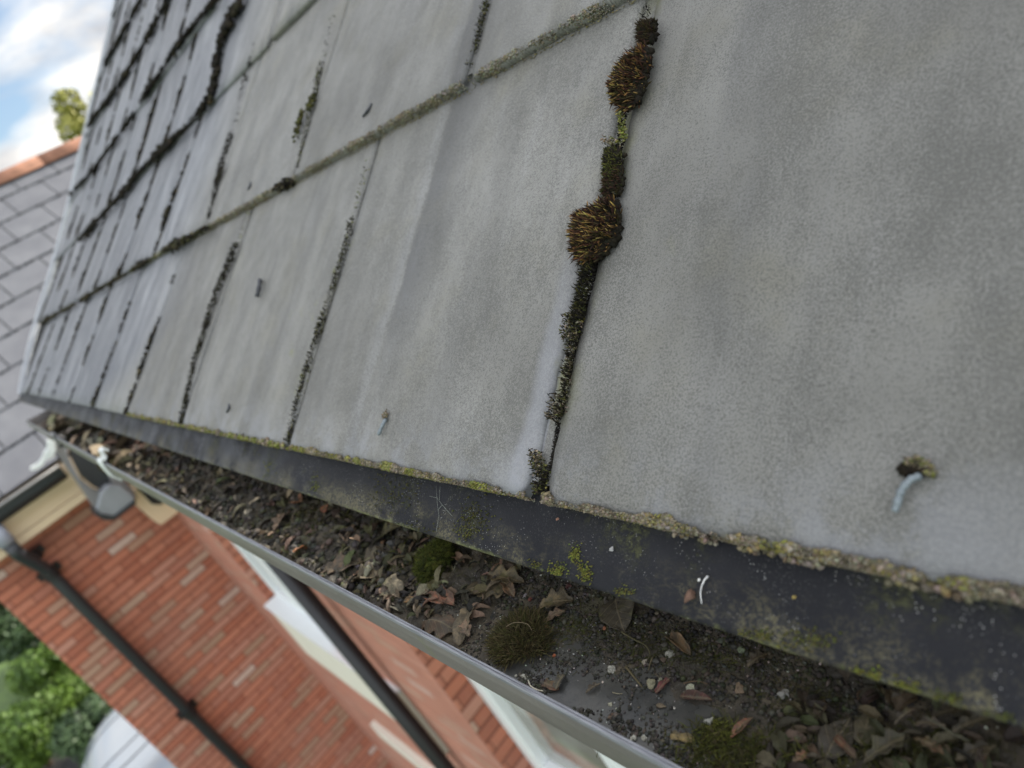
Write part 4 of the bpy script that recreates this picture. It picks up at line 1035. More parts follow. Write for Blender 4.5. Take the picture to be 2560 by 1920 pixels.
twig([(1533, 1734), (1545, 1737), (1558, 1737)], .00022, (0.26, 0.24, 0.16), 'tiny pale straw floating in the shallow water', .0008)
twig([(1712, 1713), (1730, 1708), (1752, 1708), (1770, 1714)], .00025, (0.13, 0.09, 0.055), 'thin tan straw above the maroon pod', .0010)
twig([(1325, 1707), (1330, 1720), (1345, 1730), (1362, 1734)], .00035, (0.52, 0.50, 0.40), 'curved white rootlet lying against the gutter rim', .0018)
twig([(1288, 1600), (1310, 1590), (1340, 1594), (1352, 1610)], .0002, (0.16, 0.13, 0.08), 'fine brown rootlet looping over the moss mat', .010)
twig([(2330, 1835), (2400, 1880), (2440, 1900)], .00035, (0.09, 0.09, 0.06), 'blurred greenish stalk among the lower right leaves', .009)
def stone(px, py, r, col, label, sq=.7, group=None, name='pebble', rr=rr, ext=(1, 1), on='g', sub=2):
    col = tuple(q * .62 for q in col)
    if on == 'g': p = gpt(px, py) + Vector((0, 0, r * .35))
    else:
        x, s = onroof(px, py, -.007); p = RW(x, s, -.007 + r * .3)
    mb = MB(); sd_ = rr.uniform(0, 90); vs = []
    for v in ICO[sub][0]:
        q = v * (1 + .75 * noise.noise(v * 1.3 + Vector((sd_, 0, 0))) + .14 * noise.noise(v * 4 + Vector((sd_, 3, 0))))
        vs.append(Vector((q.x * r * ext[0], q.y * r * ext[1], q.z * r * sq)))
    mb.add(vs, ICO[sub][1], col); o = mb.build(name, MAT['stone'], None, name == 'seed', True); o.location = p
    tag(o, label, 'pebble' if name == 'pebble' else name.replace('_', ' '), group); return o
WH = (0.50, 0.50, 0.43); GRP = 'pale grit stones on the gutter silt'
stone(1530, 1676, .0019, WH, 'pale speckled stone left of the twigs, over the open water', group=GRP)
stone(1676, 1635, .0017, WH, 'pale stone directly left of the curled tan husk', group=GRP)
stone(1728, 1728, .0022, (0.48, 0.50, 0.38), 'pale greenish stone touching the maroon pod', group=GRP)
stone(1776, 1808, .0020, (0.52, 0.53, 0.48), 'white stone at the edge of the bright green moss', group=GRP)
stone(1963, 1738, .0019, (0.40, 0.40, 0.37), 'whitish stone isolated at the right of the silt', group=GRP)
stone(1584, 1848, .0013, WH, 'white stone by the rim, left one of a close pair', group=GRP)
stone(1611, 1846, .0012, WH, 'small white stone by the rim, right one of a close pair', group=GRP)
stone(1630, 1712, .0022, (0.34, 0.33, 0.22), 'lumpy khaki grit at the end of the straight twig', group=GRP)
stone(1849, 1724, .0021, (0.28, 0.21, 0.14), 'tan rounded stone right of the maroon pod', group=GRP)
stone(1855, 1626, .0015, (0.20, 0.24, 0.15), 'greenish stone just under the tray edge', group=GRP)
stone(1612, 1657, .0013, (0.42, 0.38, 0.31), 'small cream stone at the end of the curved stalk', group=GRP)
stone(1652, 1702, .0010, (0.36, 0.36, 0.26), 'tiny pale green stone between the twig and the crimson husk', group=GRP)
stone(1312, 1694, .0012, WH, 'elongated white grain at the foot of the dark silt bank', group=GRP, ext=(2.0, .8))
stone(1291, 1690, .0007, WH, 'tiny white grain beside the elongated white one', group=GRP)
stone(1526, 1762, .0009, (0.42, 0.42, 0.32), 'pale grain with moss, left of the small dark red flake', group=GRP)
stone(1386, 1640, .0009, (0.40, 0.13, 0.06), 'bright orange brick crumb at the head of the puddle', group='orange brick crumbs')
stone(1369, 1568, .0012, (0.30, 0.15, 0.09), 'orange brick crumb below the crumpled tan leaf', group='orange brick crumbs')
stone(1326, 1500, .0013, (0.22, 0.08, 0.06), 'dull red brick crumb right of the orange-tipped lobe', group='orange brick crumbs')
stone(1512, 1572, .0010, (0.34, 0.14, 0.07), 'small orange crumb left of the dark triangular leaf', group='orange brick crumbs')
stone(1529, 1563, .0012, (0.16, 0.08, 0.06), 'dull brown crumb touching the small orange one', group='orange brick crumbs')
stone(1422, 1468, .0016, (0.11, 0.05, 0.045), 'maroon crumb under the tray edge', group='orange brick crumbs')
stone(1493, 1631, .0012, (0.02, 0.025, 0.014), 'round black-green snail-like seed on the silt', name='seed')
stone(1313, 1490, .0011, (0.40, 0.36, 0.38), 'whitish grain beside the dull red crumb', group=GRP, ext=(.7, 1.6))
# on the tray
stone(1727, 1489, .0020, (0.21, 0.125, 0.085), 'smooth brown seed lying on the dark eaves tray', name='seed', on='t', ext=(.85, 1.35), sq=.6)
stone(1529, 1373, .0009, (0.60, 0.60, 0.58), 'white grain alone on the dark eaves tray', on='t', name='pebble')
stone(1394, 1298, .0007, (0.36, 0.20, 0.14), 'small pinkish grain on the tray under the slate corner', on='t', name='pebble')
stone(1986, 1493, .0006, (0.50, 0.38, 0.12), 'tiny yellow grain on the dark eaves tray', on='t', name='pebble')
mb = MB(); P = []
for q in ((1771, 1440), (1762, 1450), (1755, 1465), (1752, 1480), (1753, 1495), (1755, 1510)):
    x, s = onroof(*q, -.007); P.append(RW(x, s, -.0068))
o0 = P[0].copy(); mb.tube([p - o0 for p in P], [.0004, .00032, .00024, .00024, .00022, .00018], 6, True, (0.62, 0.62, 0.60))
x, s = onroof(1750, 1450, -.007); blob(mb, RW(x, s, -.0064) - o0, .0006, (0.66, 0.66, 0.63), .8, 2)
o = mb.build('twig', MAT['stone'], None, True, True); o.location = o0; tag(o, 'thin white forked rootlet stuck to the dark eaves tray', 'twig')
# cobweb strands on the tray
mb = MB()
for L_ in ([(1090, 1215), (1093, 1260), (1097, 1290)], [(1073, 1240), (1093, 1245), (1105, 1262), (1130, 1290)], [(1097, 1290), (1090, 1330)], [(1100, 1215), (1098, 1250)], [(1105, 1262), (1095, 1275)]):
    mb.tube([RW(*onroof(a, b, -.0075), -.0076) for a, b in L_], .00009, 5, True, (0.24, 0.26, 0.23))
o = mb.build('root_thread', MAT['stone'], None, True, True); tag(o, 'pale branching root threads on the mossy part of the tray', 'root thread')
# live moss patches on the tray
mb = MB()
for (px, py, sx, sy, n, c) in ((1390, 1430, 14, 12, 260, YG[0]), (1435, 1385, 8, 12, 160, YG[0]), (1460, 1430, 10, 14, 160, YG[0]), (1330, 1412, 12, 8, 80, YG[2]), (1560, 1478, 14, 6, 90, OL[3]), (1180, 1290, 22, 22, 260, OL[1]), (1165, 1330, 18, 10, 160, OL[3]),
                               (980, 1230, 34, 30, 420, OL[1]), (668, 1170, 7, 16, 90, YG[0]), (786, 1210, 8, 18, 90, YG[0]), (2150, 1690, 30, 12, 200, YG[0]), (2240, 1725, 36, 12, 240, YG[0]), (2360, 1750, 20, 10, 90, YG[2]), (2470, 1800, 30, 10, 160, YG[2]), (1890, 1590, 30, 10, 160, OL[3]), (2020, 1600, 40, 14, 160, OL[3]), (1010, 1330, 40, 14, 200, OL[1]), (620, 1120, 20, 10, 80, OL[3])):
    for i in range(n):
        x, s = onroof(px + rnd.gauss(0, sx), py + rnd.gauss(0, sy), -.007)
        if s < -.0250: continue
        blob(mb, RW(x, s, -.0079 + .0002), .00036 * (1 + max(0, -x)) * rnd.uniform(.3, 1.3), jit(tuple(q * .8 for q in c), .35), .25, 1, .4)
o = mb.build('tray_moss', MAT['crust'], None, True, True); tag(o, 'flat yellow-green moss patches on the dark eaves tray', 'moss', kind='stuff')

# ------------------------------------------------------------------ neighbouring wing
XN = -4.6; K = XN / -5.3
CORN = onx(XN, 472, 1325); YW = CORN.y; YE = -0.515
wing = empty('brick_wing', (XN, 0, GROUND)); tag(wing, 'red brick wing of the house with grey slates and a terracotta ridge', 'building')
def wl(v): return Vector(v) - wing.location
PN = R(38); XE, ZE = -5.1 * K, -.74 * K
def NRP(s, y, h=0.0):
    return Vector((XE - s * math.cos(PN) + h * math.sin(PN), y, ZE + s * math.sin(PN) + h * math.cos(PN)))
mb = MB(); mb.box(wl((-7.2, YE, GROUND)), wl((XN, 7.0, ZE - .18))); mb.build('wall', MAT['brickN'], wing)
SR = 3.06 * K
# gable triangle at the garden end
mb = MB(); p = [(XN, YE + .01, ZE - .18), (-7.2, YE + .01, ZE - .18), tuple(NRP(SR, YE + .01, -.05))]
q = [(a, 7.0, c) for a, b, c in p]; mb.add([wl(v) for v in p + q], [(0, 1, 2), (5, 4, 3), (0, 2, 5, 3), (1, 4, 5, 2)]); mb.build('gable', MAT['brickN'], wing)
# slates of the wing
gN = .268; nrow = int(SR / gN) + 1; yv = YE - .06
shown = MB()
for r_ in range(nrow):
    s0 = r_ * gN + .0; y = (1.361 * K if (r_ == 9) else 1.154 * K + (0 if r_ % 2 == 0 else .15)); y = 1.361 * K + (.15 if r_ % 2 == 0 else 0)
    while y > yv: y -= .2996
    while y < 5.2:
        a = max(y + .004, yv); b = y + .2956
        if b > a + .02:
            s1_ = min(s0 + gN + .03, SR)
            t = .010
            vs = [wl(NRP(s0, a, .012)), wl(NRP(s0, b, .012)), wl(NRP(s1_, b, .002)), wl(NRP(s1_, a, .002)),
                  wl(NRP(s0, a, .002)), wl(NRP(s0, b, .002)), wl(NRP(s1_, b, -.006)), wl(NRP(s1_, a, -.006))]
            shown.add(vs, [(0, 1, 2, 3), (4, 5, 1, 0), (0, 3, 7, 4), (1, 5, 6, 2)])
        y += .2996
shown.build('roof', MAT['nslate'], wing)
mb = MB(); vs = [wl(NRP(0, yv, -.003)), wl(NRP(0, 6.9, -.003)), wl(NRP(SR, 6.9, -.003)), wl(NRP(SR, yv, -.003))]
bk = NRP(SR, 0, 0); dz = bk.x - XE
vs += [Vector((bk.x - .85, yv, bk.z - .85)) - wing.location, Vector((bk.x - .85, 6.9, bk.z - .85)) - wing.location]
mb.add(vs, [(0, 1, 2, 3), (3, 2, 5, 4)]); mb.build('roof_underlay', MAT['under'], wing)
# dark growth along the wing's courses
mb = MB()
for r_ in range(1, nrow):
    for i in range(110):
        y = rnd.uniform(yv, 2.6); blob(mb, wl(NRP(r_ * gN - .004, y, .006)), .009 * rnd.uniform(.5, 1.3), (0.02, 0.02, 0.024), .7)
mb.build('roof_moss', MAT['crust'], wing, True, True)
# ridge tiles
mb = MB(); y = -.8
rc = NRP(SR, 0, 0); k = 0
while y < 5.0:
    vs = []
    for yy in (y, y + .44):
        for i in range(9):
            a = PI * (i / 8) * 1.0; rr_ = .095
            vs.append(Vector((rc.x + math.cos(a) * rr_ * 1.05, yy, rc.z - .045 + math.sin(a) * rr_)) - wing.location)
    mb.add(vs, [(i, i + 1, i + 10, i + 9) for i in range(8)] + [tuple(range(8, -1, -1)), tuple(range(9, 18))])
    y += .452
mb.build('ridge_tiles', MAT['terra'], wing, True)
# fascia boards
def zat(x, px, py): return onx(x, px, py).z
xf = XE + .005
def ystrip(mb, x, pairs):  # vertical board from two pixel heights measured at one side
    pass
mb = MB()
zt = ZE - .03; zb1 = zat(xf, 20, 1316); zb2 = zat(xf - .06, 55, 1357)
mb.box(wl((xf - .03, yv, zb1)), wl((xf, 7.0, zt))); mb.build('fascia', MAT['cream'], wing)
mb = MB(); mb.box(wl((xf - .08, yv, zb2 + .045)), wl((xf - .035, 7.0, zb1 - .003))); mb.box(wl((xf - .08, yv, zb2)), wl((xf - .02, 7.0, zb2 + .042)))
mb.build('frieze_board', MAT['cream'], wing)
# soffit tray above the wall to close the eaves
mb = MB(); mb.box(wl((-4.75, yv, ZE - .2)), wl((xf - .082, 7.0, ZE - .02))); mb.build('eaves_box', MAT['cream'], wing)

ng = empty('rain_gutter', (xf + .05, 0, ZE - .05)); tag(ng, 'dark gutter under the slates of the brick wing', 'gutter')
mb = MB(); gl = ng.location
yend = onx(xf + .1, 135, 1168).y
prof2 = [(xf + .004, ZE - .012), (xf + .006, ZE - .06), (xf + .03, ZE - .09), (xf + .07, ZE - .092), (xf + .10, ZE - .06), (xf + .108, ZE - .015), (xf + .100, ZE - .012), (xf + .094, ZE - .055), (xf + .068, ZE - .084), (xf + .032, ZE - .082), (xf + .012, ZE - .055), (xf + .008, ZE - .012)]
vs = []; n = len(prof2)
for yy in (yv, yend + .02):
    for (x, z) in prof2: vs.append(Vector((x, yy, z)) - gl)
mb.add(vs, [(i, (i + 1) % n, (i + 1) % n + n, i + n) for i in range(n)]); mb.build('trough', MAT['char'], ng, False)
mb = MB(); mb.tube([Vector((xf + .106, yv, ZE - .010)) - gl, Vector((xf + .106, yend + .02, ZE - .010)) - gl], .009, 8); mb.build('rim', MAT['greyp'], ng, True)
# corner outlet: thick U-shaped grey body with a dark round mouth
xo = XN + .42
def UX(px, py, x=xo): return onx(x, px, py)
oc_ = empty('gutter_outlet', UX(220, 1180)); tag(oc_, 'grey U-shaped gutter corner outlet with a dark round mouth at the house corner', 'gutter outlet')
def extr(name, pts, x, depth, mat, parent, bev=.006):
    f = [onx(x, *q) for q in pts]; c = parent.location
    bm = bmesh.new(); v0 = [bm.verts.new(p - c) for p in f]; v1 = [bm.verts.new(p - c - Vector((depth, 0, 0))) for p in f]
    n = len(f); bm.faces.new(v0); bm.faces.new(v1[::-1])
    for i in range(n): bm.faces.new((v0[i], v1[i], v1[(i + 1) % n], v0[(i + 1) % n]))
    bmesh.ops.recalc_face_normals(bm, faces=bm.faces)
    if bev: bmesh.ops.bevel(bm, geom=[e for e in bm.edges], offset=bev, segments=2, profile=.6, affect='EDGES', clamp_overlap=True)
    me = bpy.data.meshes.new(name); bm.to_mesh(me); bm.free(); me.materials.append(mat)
    o = bpy.data.objects.new(name, me); COL.objects.link(o); o.parent = parent; return o
extr('body', [(128, 1070), (122, 1108), (150, 1140), (176, 1180), (214, 1236), (240, 1275), (262, 1262), (254, 1232), (232, 1222), (200, 1196), (180, 1160), (166, 1128), (160, 1070)], xo, .10, MAT['greyp'], oc_)
extr('mouth', [(166, 1080), (172, 1130), (186, 1160), (204, 1192), (236, 1218), (262, 1225), (276, 1212), (280, 1190), (268, 1160), (230, 1130), (200, 1080)], xo - .06, .02, MAT['char'], oc_, 0)
extr('side_arm', [(262, 1150), (276, 1195), (284, 1218), (300, 1228), (318, 1236), (336, 1244), (346, 1250), (334, 1226), (300, 1190), (275, 1150)], xo, .10, MAT['greyp'], oc_)
extr('socket', [(240, 1275), (252, 1230), (272, 1212), (300, 1212), (336, 1240), (334, 1262), (300, 1284), (282, 1292), (250, 1288)], xo + .02, .13, m_plain('lit_grey_plastic', (0.24, 0.26, 0.28), 0.4, 0.5, 20, 0.3), oc_, .010)  # paler than the body: light on the lower box put into its colour
extr('socket_ring', [(236, 1272), (250, 1284), (284, 1290), (338, 1248), (342, 1258), (300, 1290), (284, 1302), (262, 1302), (238, 1288)], xo + .03, .15, MAT['char'], oc_, .004)
extr('clip', [(112, 1128), (120, 1122), (134, 1128), (136, 1142), (126, 1148), (116, 1150), (108, 1164), (92, 1176), (76, 1176), (78, 1168), (94, 1160), (104, 1148)], xo + .05, .04, MAT['palep'], oc_, .004)
extr('clip_block', [(118, 1100), (136, 1098), (140, 1125), (134, 1140), (118, 1134)], xo + .06, .03, MAT['palep'], oc_, .004)
# cream eaves end and a black sheet standing in for shade beside it
ee = empty('eaves_end_board', onx(XN + .25, 390, 1280)); tag(ee, 'cream boxed eaves end with a pointed corner at the inner brick corner', 'eaves board')
extr('board', [(330, 1250), (350, 1200), (440, 1240), (452, 1276), (404, 1312), (394, 1308)], XN + .25, .2, MAT['cream'], ee, .004)
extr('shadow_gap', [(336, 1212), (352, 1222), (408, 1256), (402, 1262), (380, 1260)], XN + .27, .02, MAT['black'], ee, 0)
# downpipe of the wing
dp = empty('downpipe', (XN + .07, -.27, GROUND)); tag(dp, 'black downpipe fixed to the wing, nearer the garden corner', 'downpipe'); dl = dp.location
yp = -.264
t0 = onx(xf + .09, 0, 1340); mb = MB()
mb.tube([Vector((xf + .05, yp - .03, ZE - .09)) - dl, Vector((xf + .05, yp - .03, ZE - .20)) - dl], .040, 14); mb.build('outlet', m_plain('bluegrey_plastic', (0.27, 0.29, 0.34), .4, .5), dp, True)
mb = MB(); mb.tube([Vector((xf + .05, yp - .03, ZE - .19)) - dl, Vector((xf + .045, yp - .03, ZE - .27)) - dl, Vector((XN + .075, yp, ZE - .46)) - dl, Vector((XN + .07, yp, ZE - .56)) - dl, Vector((XN + .07, yp, GROUND)) - dl], .0335, 16)
mb.build('pipe', MAT['char'], dp, True)
for zz in (-1.13, -1.0, -2.33, -3.9):
    mb = MB(); mb.tube([Vector((XN + .07, yp, zz - .03)) - dl, Vector((XN + .07, yp, zz + .03)) - dl], .041, 16); mb.box(Vector((XN + .001, yp - .06, zz - .02)) - dl, Vector((XN + .05, yp + .06, zz + .02)) - dl); mb.build('pipe_clip', MAT['black'], dp, False)

# ------------------------------------------------------------------ house wall below the gutter
YW_ = YW; hw = empty('brick_wall', (-2.5, YW_, GROUND)); tag(hw, 'long red brick house wall below our gutter with two white windows', 'wall'); hl = hw.location
zc = -.62
def wbox(mb, x0, x1, z0, z1, y0=YW_, y1=YW_ + .28): mb.box(Vector((x0, y0, z0)) - hl, Vector((x1, y1, z1)) - hl)
sc = YW_ / .456
X1L, X1R = -3.76, -2.9        # far window opening
X2L, X2R = -2.04 * sc, -.55 * sc         # near window opening
ZS1 = -1.84; ZS2 = -2.28 * sc; ZH = -.75
mb = MB()
wbox(mb, XN, X1L, GROUND, zc); wbox(mb, X1L, X1R, GROUND, ZS1); wbox(mb, X1L, X1R, ZH, zc)
wbox(mb, X1R, X2L, GROUND, zc); wbox(mb, X2L, X2R, GROUND, ZS2); wbox(mb, X2L, X2R, ZH, zc); wbox(mb, X2R, 1.2, GROUND, zc)
mb.build('wall', MAT['brickW'], hw)
# band of header bricks on the reveal of the near window (faces the viewer)
mb = MB(); mb.box(Vector((X2L - .0, YW_ - .002, ZS2)) - hl, Vector((X2L + .003, YW_ + .10, ZH)) - hl); mb.build('reveal', MAT['brickN'], hw)
mb = MB(); mb.box(Vector((X1L - .0, YW_ - .002, ZS1)) - hl, Vector((X1L + .003, YW_ + .06, ZH)) - hl); mb.build('reveal', MAT['brickN'], hw)
def window(x0, x1, z0, z1, yb, name, label, fw=.07):
    o = empty(name, (0.5 * (x0 + x1), yb, z0)); tag(o, label, 'window'); l = o.location
    mb = MB()
    mb.box(Vector((x0, yb, z0)) - l, Vector((x0 + fw, yb + .06, z1)) - l); mb.box(Vector((x1 - fw, yb, z0)) - l, Vector((x1, yb + .06, z1)) - l)
    mb.box(Vector((x0 + fw, yb + .001, z0)) - l, Vector((x1 - fw, yb + .059, z0 + fw)) - l); mb.box(Vector((x0 + fw, yb + .001, z1 - fw)) - l, Vector((x1 - fw, yb + .059, z1)) - l)
    mb.build('frame', MAT['white'], o, False, bevel=.006)
    # opening casement, set a little proud with a dark seal round it
    xa, xb = x0 + fw + .004, x0 + (x1 - x0) * .5; za, zb = z0 + fw + .004, z1 - fw - .004; cw = .055
    for (cx0, cx1) in ((xa, xb), (xb + .006, x1 - fw - .004)):
        mb = MB()
        mb.box(Vector((cx0, yb - .012, za)) - l, Vector((cx0 + cw, yb + .05, zb)) - l); mb.box(Vector((cx1 - cw, yb - .012, za)) - l, Vector((cx1, yb + .05, zb)) - l)
        mb.box(Vector((cx0 + cw, yb - .011, za)) - l, Vector((cx1 - cw, yb + .049, za + cw)) - l); mb.box(Vector((cx0 + cw, yb - .011, zb - cw)) - l, Vector((cx1 - cw, yb + .049, zb)) - l)
        mb.build('casement', MAT['white'], o, False, bevel=.006)
        mb = MB(); mb.box(Vector((cx0 + cw, yb + .02, za + cw)) - l, Vector((cx1 - cw, yb + .026, zb - cw)) - l); mb.build('pane', MAT['glass'], o)
    mb = MB(); mb.box(Vector((x0 + fw - .002, yb + .030, z0 + fw - .002)) - l, Vector((x1 - fw + .002, yb + .034, z1 - fw + .002)) - l); mb.build('seal', MAT['teal'], o)
    return o
k = NT('window_glass', 0.04, 0.8); kk_ = k.noise(k.pos(), 3, 3); k.col(k.ramp(kk_, (0.35, (0.10, 0.08, 0.06)), (0.6, (0.30, 0.30, 0.27)))); MAT['glass'] = k.m  # colour blotches stand in for reflections in the panes
MAT['teal'] = m_plain('window_seal', (0.015, 0.05, 0.05), .5, .4)
window(X2L + .004, X2R, ZS2 + .002, ZH, YW_ + .075, 'window', 'white framed window nearest the camera under the gutter')
window(X1L + .004, X1R, ZS1 + .002, ZH, YW_ + .045, 'window', 'white framed window by the inner brick corner, left of the black pipe')
# deep white canopy below the far window
cv = empty('canopy', (-3.3, .37, -2.1)); tag(cv, 'deep white and cream canopy block below the far window', 'canopy'); cl = cv.location
yf = .362; P1 = ony(yf, 668, 1526); P2 = ony(yf, 918, 1741)
zt_ = -yf * math.tan(R(78.5)); zb_ = -yf * math.tan(R(80.5))
mb = MB(); mb.box(Vector((P1.x + .10, yf, zb_)) - cl, Vector((-2.35, YW_ + .1, zt_)) - cl); mb.build('block', MAT['stonew'], cv, False, bevel=.012)
mb = MB(); mb.box(Vector((P1.x + .092, yf - .008, zt_ + .001)) - cl, Vector((-2.35, YW_ + .06, zt_ + .012)) - cl); mb.build('capping', MAT['white'], cv)
sl = empty('stone_sill', (-3.6, .37, -2.8)); tag(sl, 'thin cream sill low on the house wall left of the black pipe', 'sill')
z3 = -yf * math.tan(R(82.45)); z4 = -yf * math.tan(R(82.75))
mb = MB(); mb.box(Vector((-3.62, yf, z4)) - sl.location, Vector((-2.2, YW_ + .02, z3)) - sl.location); mb.build('sill', MAT['stonew'], sl, False)
# black downpipe on the house wall
py_ = YW_ - .055; ang = math.radians(8.33); pxx = -py_ / math.tan(ang)
rp_ = .0130 * math.hypot(pxx, py_)
d2 = empty('downpipe', (pxx, py_, GROUND)); tag(d2, 'black downpipe in front of the house wall, between the two white windows', 'downpipe')
mb = MB(); mb.tube([Vector((0, 0, 0)), Vector((0, 0, -.35 - GROUND))], rp_, 20); mb.build('pipe', MAT['black'], d2, True)
mb = MB(); mb.tube([Vector((0, 0, 1.2)), Vector((0, 0, 1.25))], rp_ * 1.2, 20); mb.box((-.06, .02, 1.205), (.06, .054, 1.245)); mb.build('pipe_clip', MAT['black'], d2)
# eaves fascia behind our own gutter and a ceiling closing the roof void
fb = MB(); fb.box((XL - .5, .172, -.42), (.6, .19, -.19)); o = fb.build('fascia_board', MAT['cream'], None); tag(o, 'cream board behind the full gutter, mostly hidden by it', 'fascia board')
sf = MB(); sf.box((XL - .5, .192, -.44), (.6, YW_ + .3, -.425)); o = sf.build('soffit_board', MAT['cream'], None); tag(o, 'cream soffit closing the eaves between the gutter and the brick wall', 'soffit')

# ------------------------------------------------------------------ ground, garden and car
mb = MB(); n = 40; S_ = 900
vs = []; fs = []
for i in range(n + 1):
    for j in range(n + 1):
        x = -S_ + 2 * S_ * i / n; y = -S_ + 2 * S_ * j / n; vs.append((x, y, GROUND))
for i in range(n):
    for j in range(n): a = i * (n + 1) + j; fs.append((a, a + n + 1, a + n + 2, a + 1))
o = mesh('ground', vs, fs, MAT['grass']); tag(o, kind='structure')
dr_ = MB(); dr_.box((-14, -6, GROUND), (-4.0, -.6, GROUND + .02)); o = dr_.build('driveway', m_plain('tarmac', (0.05, 0.05, 0.05), .9, .2, 30, .3, .3, .004)); tag(o, kind='structure')

def leafy(mb, c, rad, n, size, rr, lumps=9, shell=.55):
    c = Vector(c); L = []
    for i in range(lumps):
        d = Vector((rr.gauss(0, 1), rr.gauss(0, 1), rr.gauss(0, .8))).normalized(); L.append((c + Vector((d.x * rad[0], d.y * rad[1], d.z * rad[2])) * rr.uniform(.35, .8), rr.uniform(.28, .5)))
    for i in range(n):
        lc, lr = L[rr.randrange(lumps)]
        d = Vector((rr.gauss(0, 1), rr.gauss(0, 1), rr.gauss(0, 1))).normalized(); q = lc + Vector((d.x * rad[0], d.y * rad[1], d.z * rad[2])) * lr * (shell + (1 - shell) * rr.random())
        s_ = size * rr.uniform(.6, 1.4); u = (d + Vector((rr.uniform(-1, 1), rr.uniform(-1, 1), rr.uniform(-1, 1))) * .9).normalized(); a = u.orthogonal().normalized(); an = rr.uniform(0, 6.28); b = u.cross(a)
        e1 = (a * math.cos(an) + b * math.sin(an)) * s_; e2 = u.cross(e1) * .5
        mb.add([q - e1, q + e2, q + e1, q - e2], [(0, 1, 2, 3)])
r2 = random.Random(11)
def plant(name, c, rad, n, size, mat, label, cat, trunk=None, lumps=9, grp=None):
    base = Vector((c[0], c[1], GROUND)); o = empty(name, base); tag(o, label, cat, grp)
    mb = MB(); leafy(mb, Vector(c) - base, rad, n, size, r2, lumps); mb.build('crown' if trunk else 'foliage', mat, o)
    mb = MB(); h = c[2] - GROUND; tr = trunk if trunk else .05
    mb.tube([Vector((0, 0, 0)), Vector((.05, .03, h * .5)), Vector((0, 0, h))], [tr, tr * .7, tr * .3], 8)
    for i in range(6):
        d = Vector((r2.uniform(-1, 1), r2.uniform(-1, 1), r2.uniform(.2, 1))).normalized()
        p0 = Vector((0, 0, h * r2.uniform(.45, .9))); mb.tube([p0, p0 + Vector((d.x * rad[0], d.y * rad[1], d.z * rad[2])) * .7], [tr * .3, tr * .08], 6)
    mb.build('trunk' if trunk else 'stem', MAT['bark'], o, True)
FD = m_foliage('dark_hedge', (0.018, 0.038, 0.016), (0.045, 0.080, 0.030)); FB = m_foliage('bright_shrub', (0.030, 0.065, 0.010), (0.080, 0.14, 0.016)); FO = m_foliage('olive_tree', (0.14, 0.15, 0.03), (0.28, 0.27, 0.06))
def gpx(z, px, py): return onz(z, px, py)
p = gpx(-4.2, 0, 1580); plant('hedge', (p.x, p.y, -4.2), (2.2, 1.4, 1.3), 16000, .06, FD, 'dark green hedge behind the garden corner of the brick wing', 'hedge', lumps=16)
p = gpx(-4.4, 130, 1660); plant('shrub', (p.x, p.y, -4.5), (.9, .62, .7), 8000, .04, FB, 'bright green shrub beside the brick corner, right one', 'shrub', lumps=10)
p = gpx(-4.5, 40, 1840); plant('shrub', (p.x, p.y, -4.6), (.8, .75, .6), 9000, .038, FB, 'bright lime green shrub lowest in the photo corner', 'shrub', lumps=10)
p = gpx(-4.6, 235, 1790); plant('shrub', (p.x, p.y, -4.75), (1.1, .6, .40), 9000, .035, FD, 'dark low shrub between the lime shrub and the silver car', 'shrub', lumps=10)
d = ray(222, 305); d = d / abs(d.x) * 24; plant('tree', (d.x, d.y, d.z), (1.15, 1.15, 1.2), 5200, .085, FO, 'olive green tree showing above the terracotta ridge', 'tree', .2, 12)

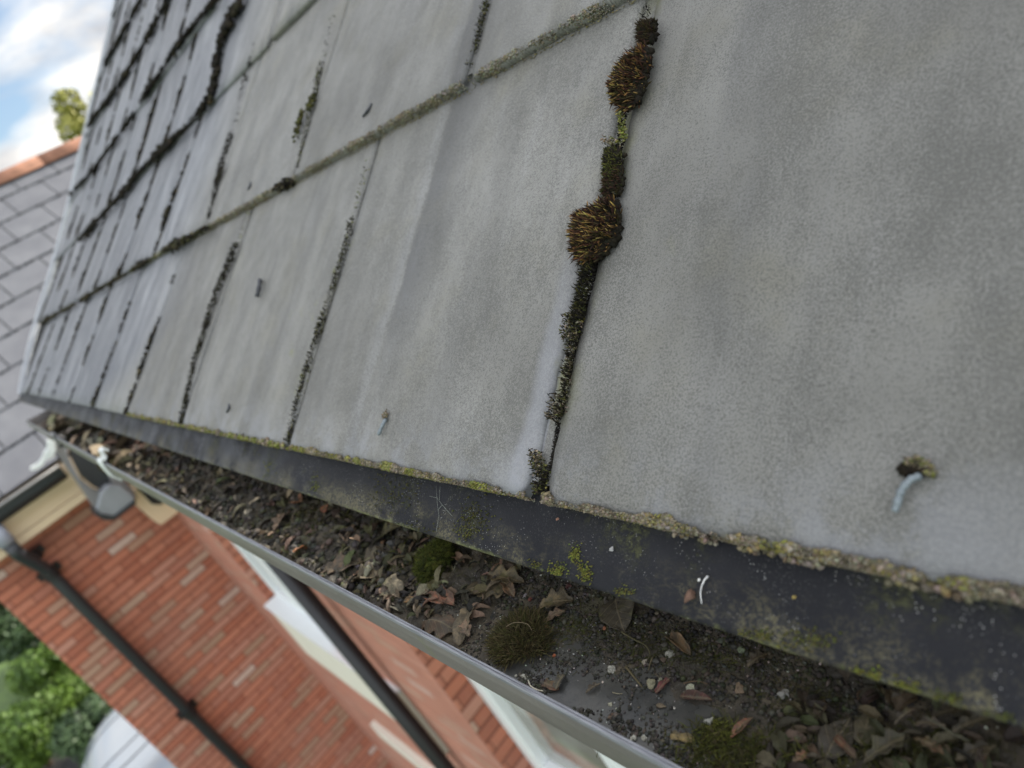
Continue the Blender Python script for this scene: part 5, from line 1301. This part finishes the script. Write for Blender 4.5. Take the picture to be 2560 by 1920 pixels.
# silver car by the garden corner
def build_car():
    c0 = onz(-4.38, 203, 1877); c1 = onz(-4.38, 335, 1765)
    o = empty('parked_car', (c0.x, c0.y, GROUND)); tag(o, 'pale silver car parked behind the brick wing, bonnet showing', 'car')
    yaw = math.atan2(c1.y - c0.y, c1.x - c0.x)
    Lc, Wc = 4.2, 1.75
    # local: x along the car's side from nose corner, y across
    def sec(u):  # half width factor, hood height
        return 1 - .25 * max(0, 1 - u * 6) ** 2
    k = NT('silver_paint', 0.25, 0.6); k.col((0.27, 0.30, 0.33)); k.b.inputs['Coat Weight'].default_value = .6; paint = k.m
    nx, ny = 48, 16; vs = []; fs = []
    def hgt(u, v):
        bon = 1.04 + .10 * min(1, u / .28) - .18 * max(0, 1 - u * 9) ** 2
        roof_ = 0
        if u > .30: roof_ = .48 * min(1, (u - .30) / .17) ** .8
        if u > .80: roof_ = .48 * max(0, 1 - (u - .80) / .14)
        side = 1 - abs(v) ** 6
        return bon - .10 * abs(v) ** 4 + roof_ * (1 - .15 * abs(v) ** 2) * (1 if abs(v) < .82 else max(0, (1 - abs(v)) / .18))
    for i in range(nx + 1):
        u = i / nx; hw_ = Wc / 2 * sec(u) * (1 - .06 * max(0, (u - .9) * 10) ** 2)
        ring = [(-hw_, .25)] + [(-hw_ * 1.0, .55)] + [(v * hw_, hgt(u, v)) for v in [(-1 + 2 * j / ny) for j in range(ny + 1)]] + [(hw_, .55), (hw_, .25)]
        for (y, z) in ring: vs.append((u * Lc, y + Wc / 2, z))
    m_ = ny + 5
    fs = [(i * m_ + j, i * m_ + j + 1, (i + 1) * m_ + j + 1, (i + 1) * m_ + j) for i in range(nx) for j in range(m_ - 1)] + [tuple(range(m_)), tuple(nx * m_ + j for j in range(m_ - 1, -1, -1))]
    b = mesh('body', vs, fs, paint, o, True)
    # windows and bonnet seams
    mb = MB()
    def patch(u0, u1, v0, v1, off=.006):
        P = []; nn = 8
        for i in range(nn + 1):
            for j in range(nn + 1):
                u = u0 + (u1 - u0) * i / nn; v = v0 + (v1 - v0) * j / nn; hw_ = Wc / 2 * sec(u)
                P.append((u * Lc, v * hw_ + Wc / 2, hgt(u, v) + off))
        mb.add(P, [(i * 9 + j, (i + 1) * 9 + j, (i + 1) * 9 + j + 1, i * 9 + j + 1) for i in range(nn) for j in range(nn)])
    patch(.31, .45, -.72, .72); mb.build('windscreen', MAT['glass'], o, True); mb = MB(); patch(.83, .92, -.7, .7)
    mb.build('rear_window', MAT['glass'], o, True)
    for v in (-.72, -.42, .42, .72):
        mb = MB(); mb.tube([(u * Lc, (v + (.10 * (u - .15) if v < 0 else -.10 * (u - .15))) * Wc / 2 * sec(u) + Wc / 2, hgt(u, v) + .001) for u in [.03 + .26 * i / 12 for i in range(13)]], .008, 6); mb.build('bonnet_seam', MAT['char'], o)
    for (u, y) in ((.18, 0.05), (.18, Wc - .05), (.8, .05), (.8, Wc - .05)):
        mb = MB(); mb.tube([(u * Lc, y - .1, .36), (u * Lc, y + .1, .36)], .36, 24); wh = mb.build('wheel', MAT['black'], o, False)
        mb = MB(); mb.tube([(u * Lc, y - .105, .32), (u * Lc, y + .105, .32)], .19, 16); mb.build('rim', MAT['zinc'], wh)
    for y in (.28, Wc - .28):
        mb = MB(); blob(mb, (.06, y, .66), .12, (1, 1, 1), .5, 2, .02); mb.build('headlight', MAT['palep'], o, True)
    o.rotation_euler = (0, 0, yaw); o.scale = (1, -1, 1)
    return o
build_car()
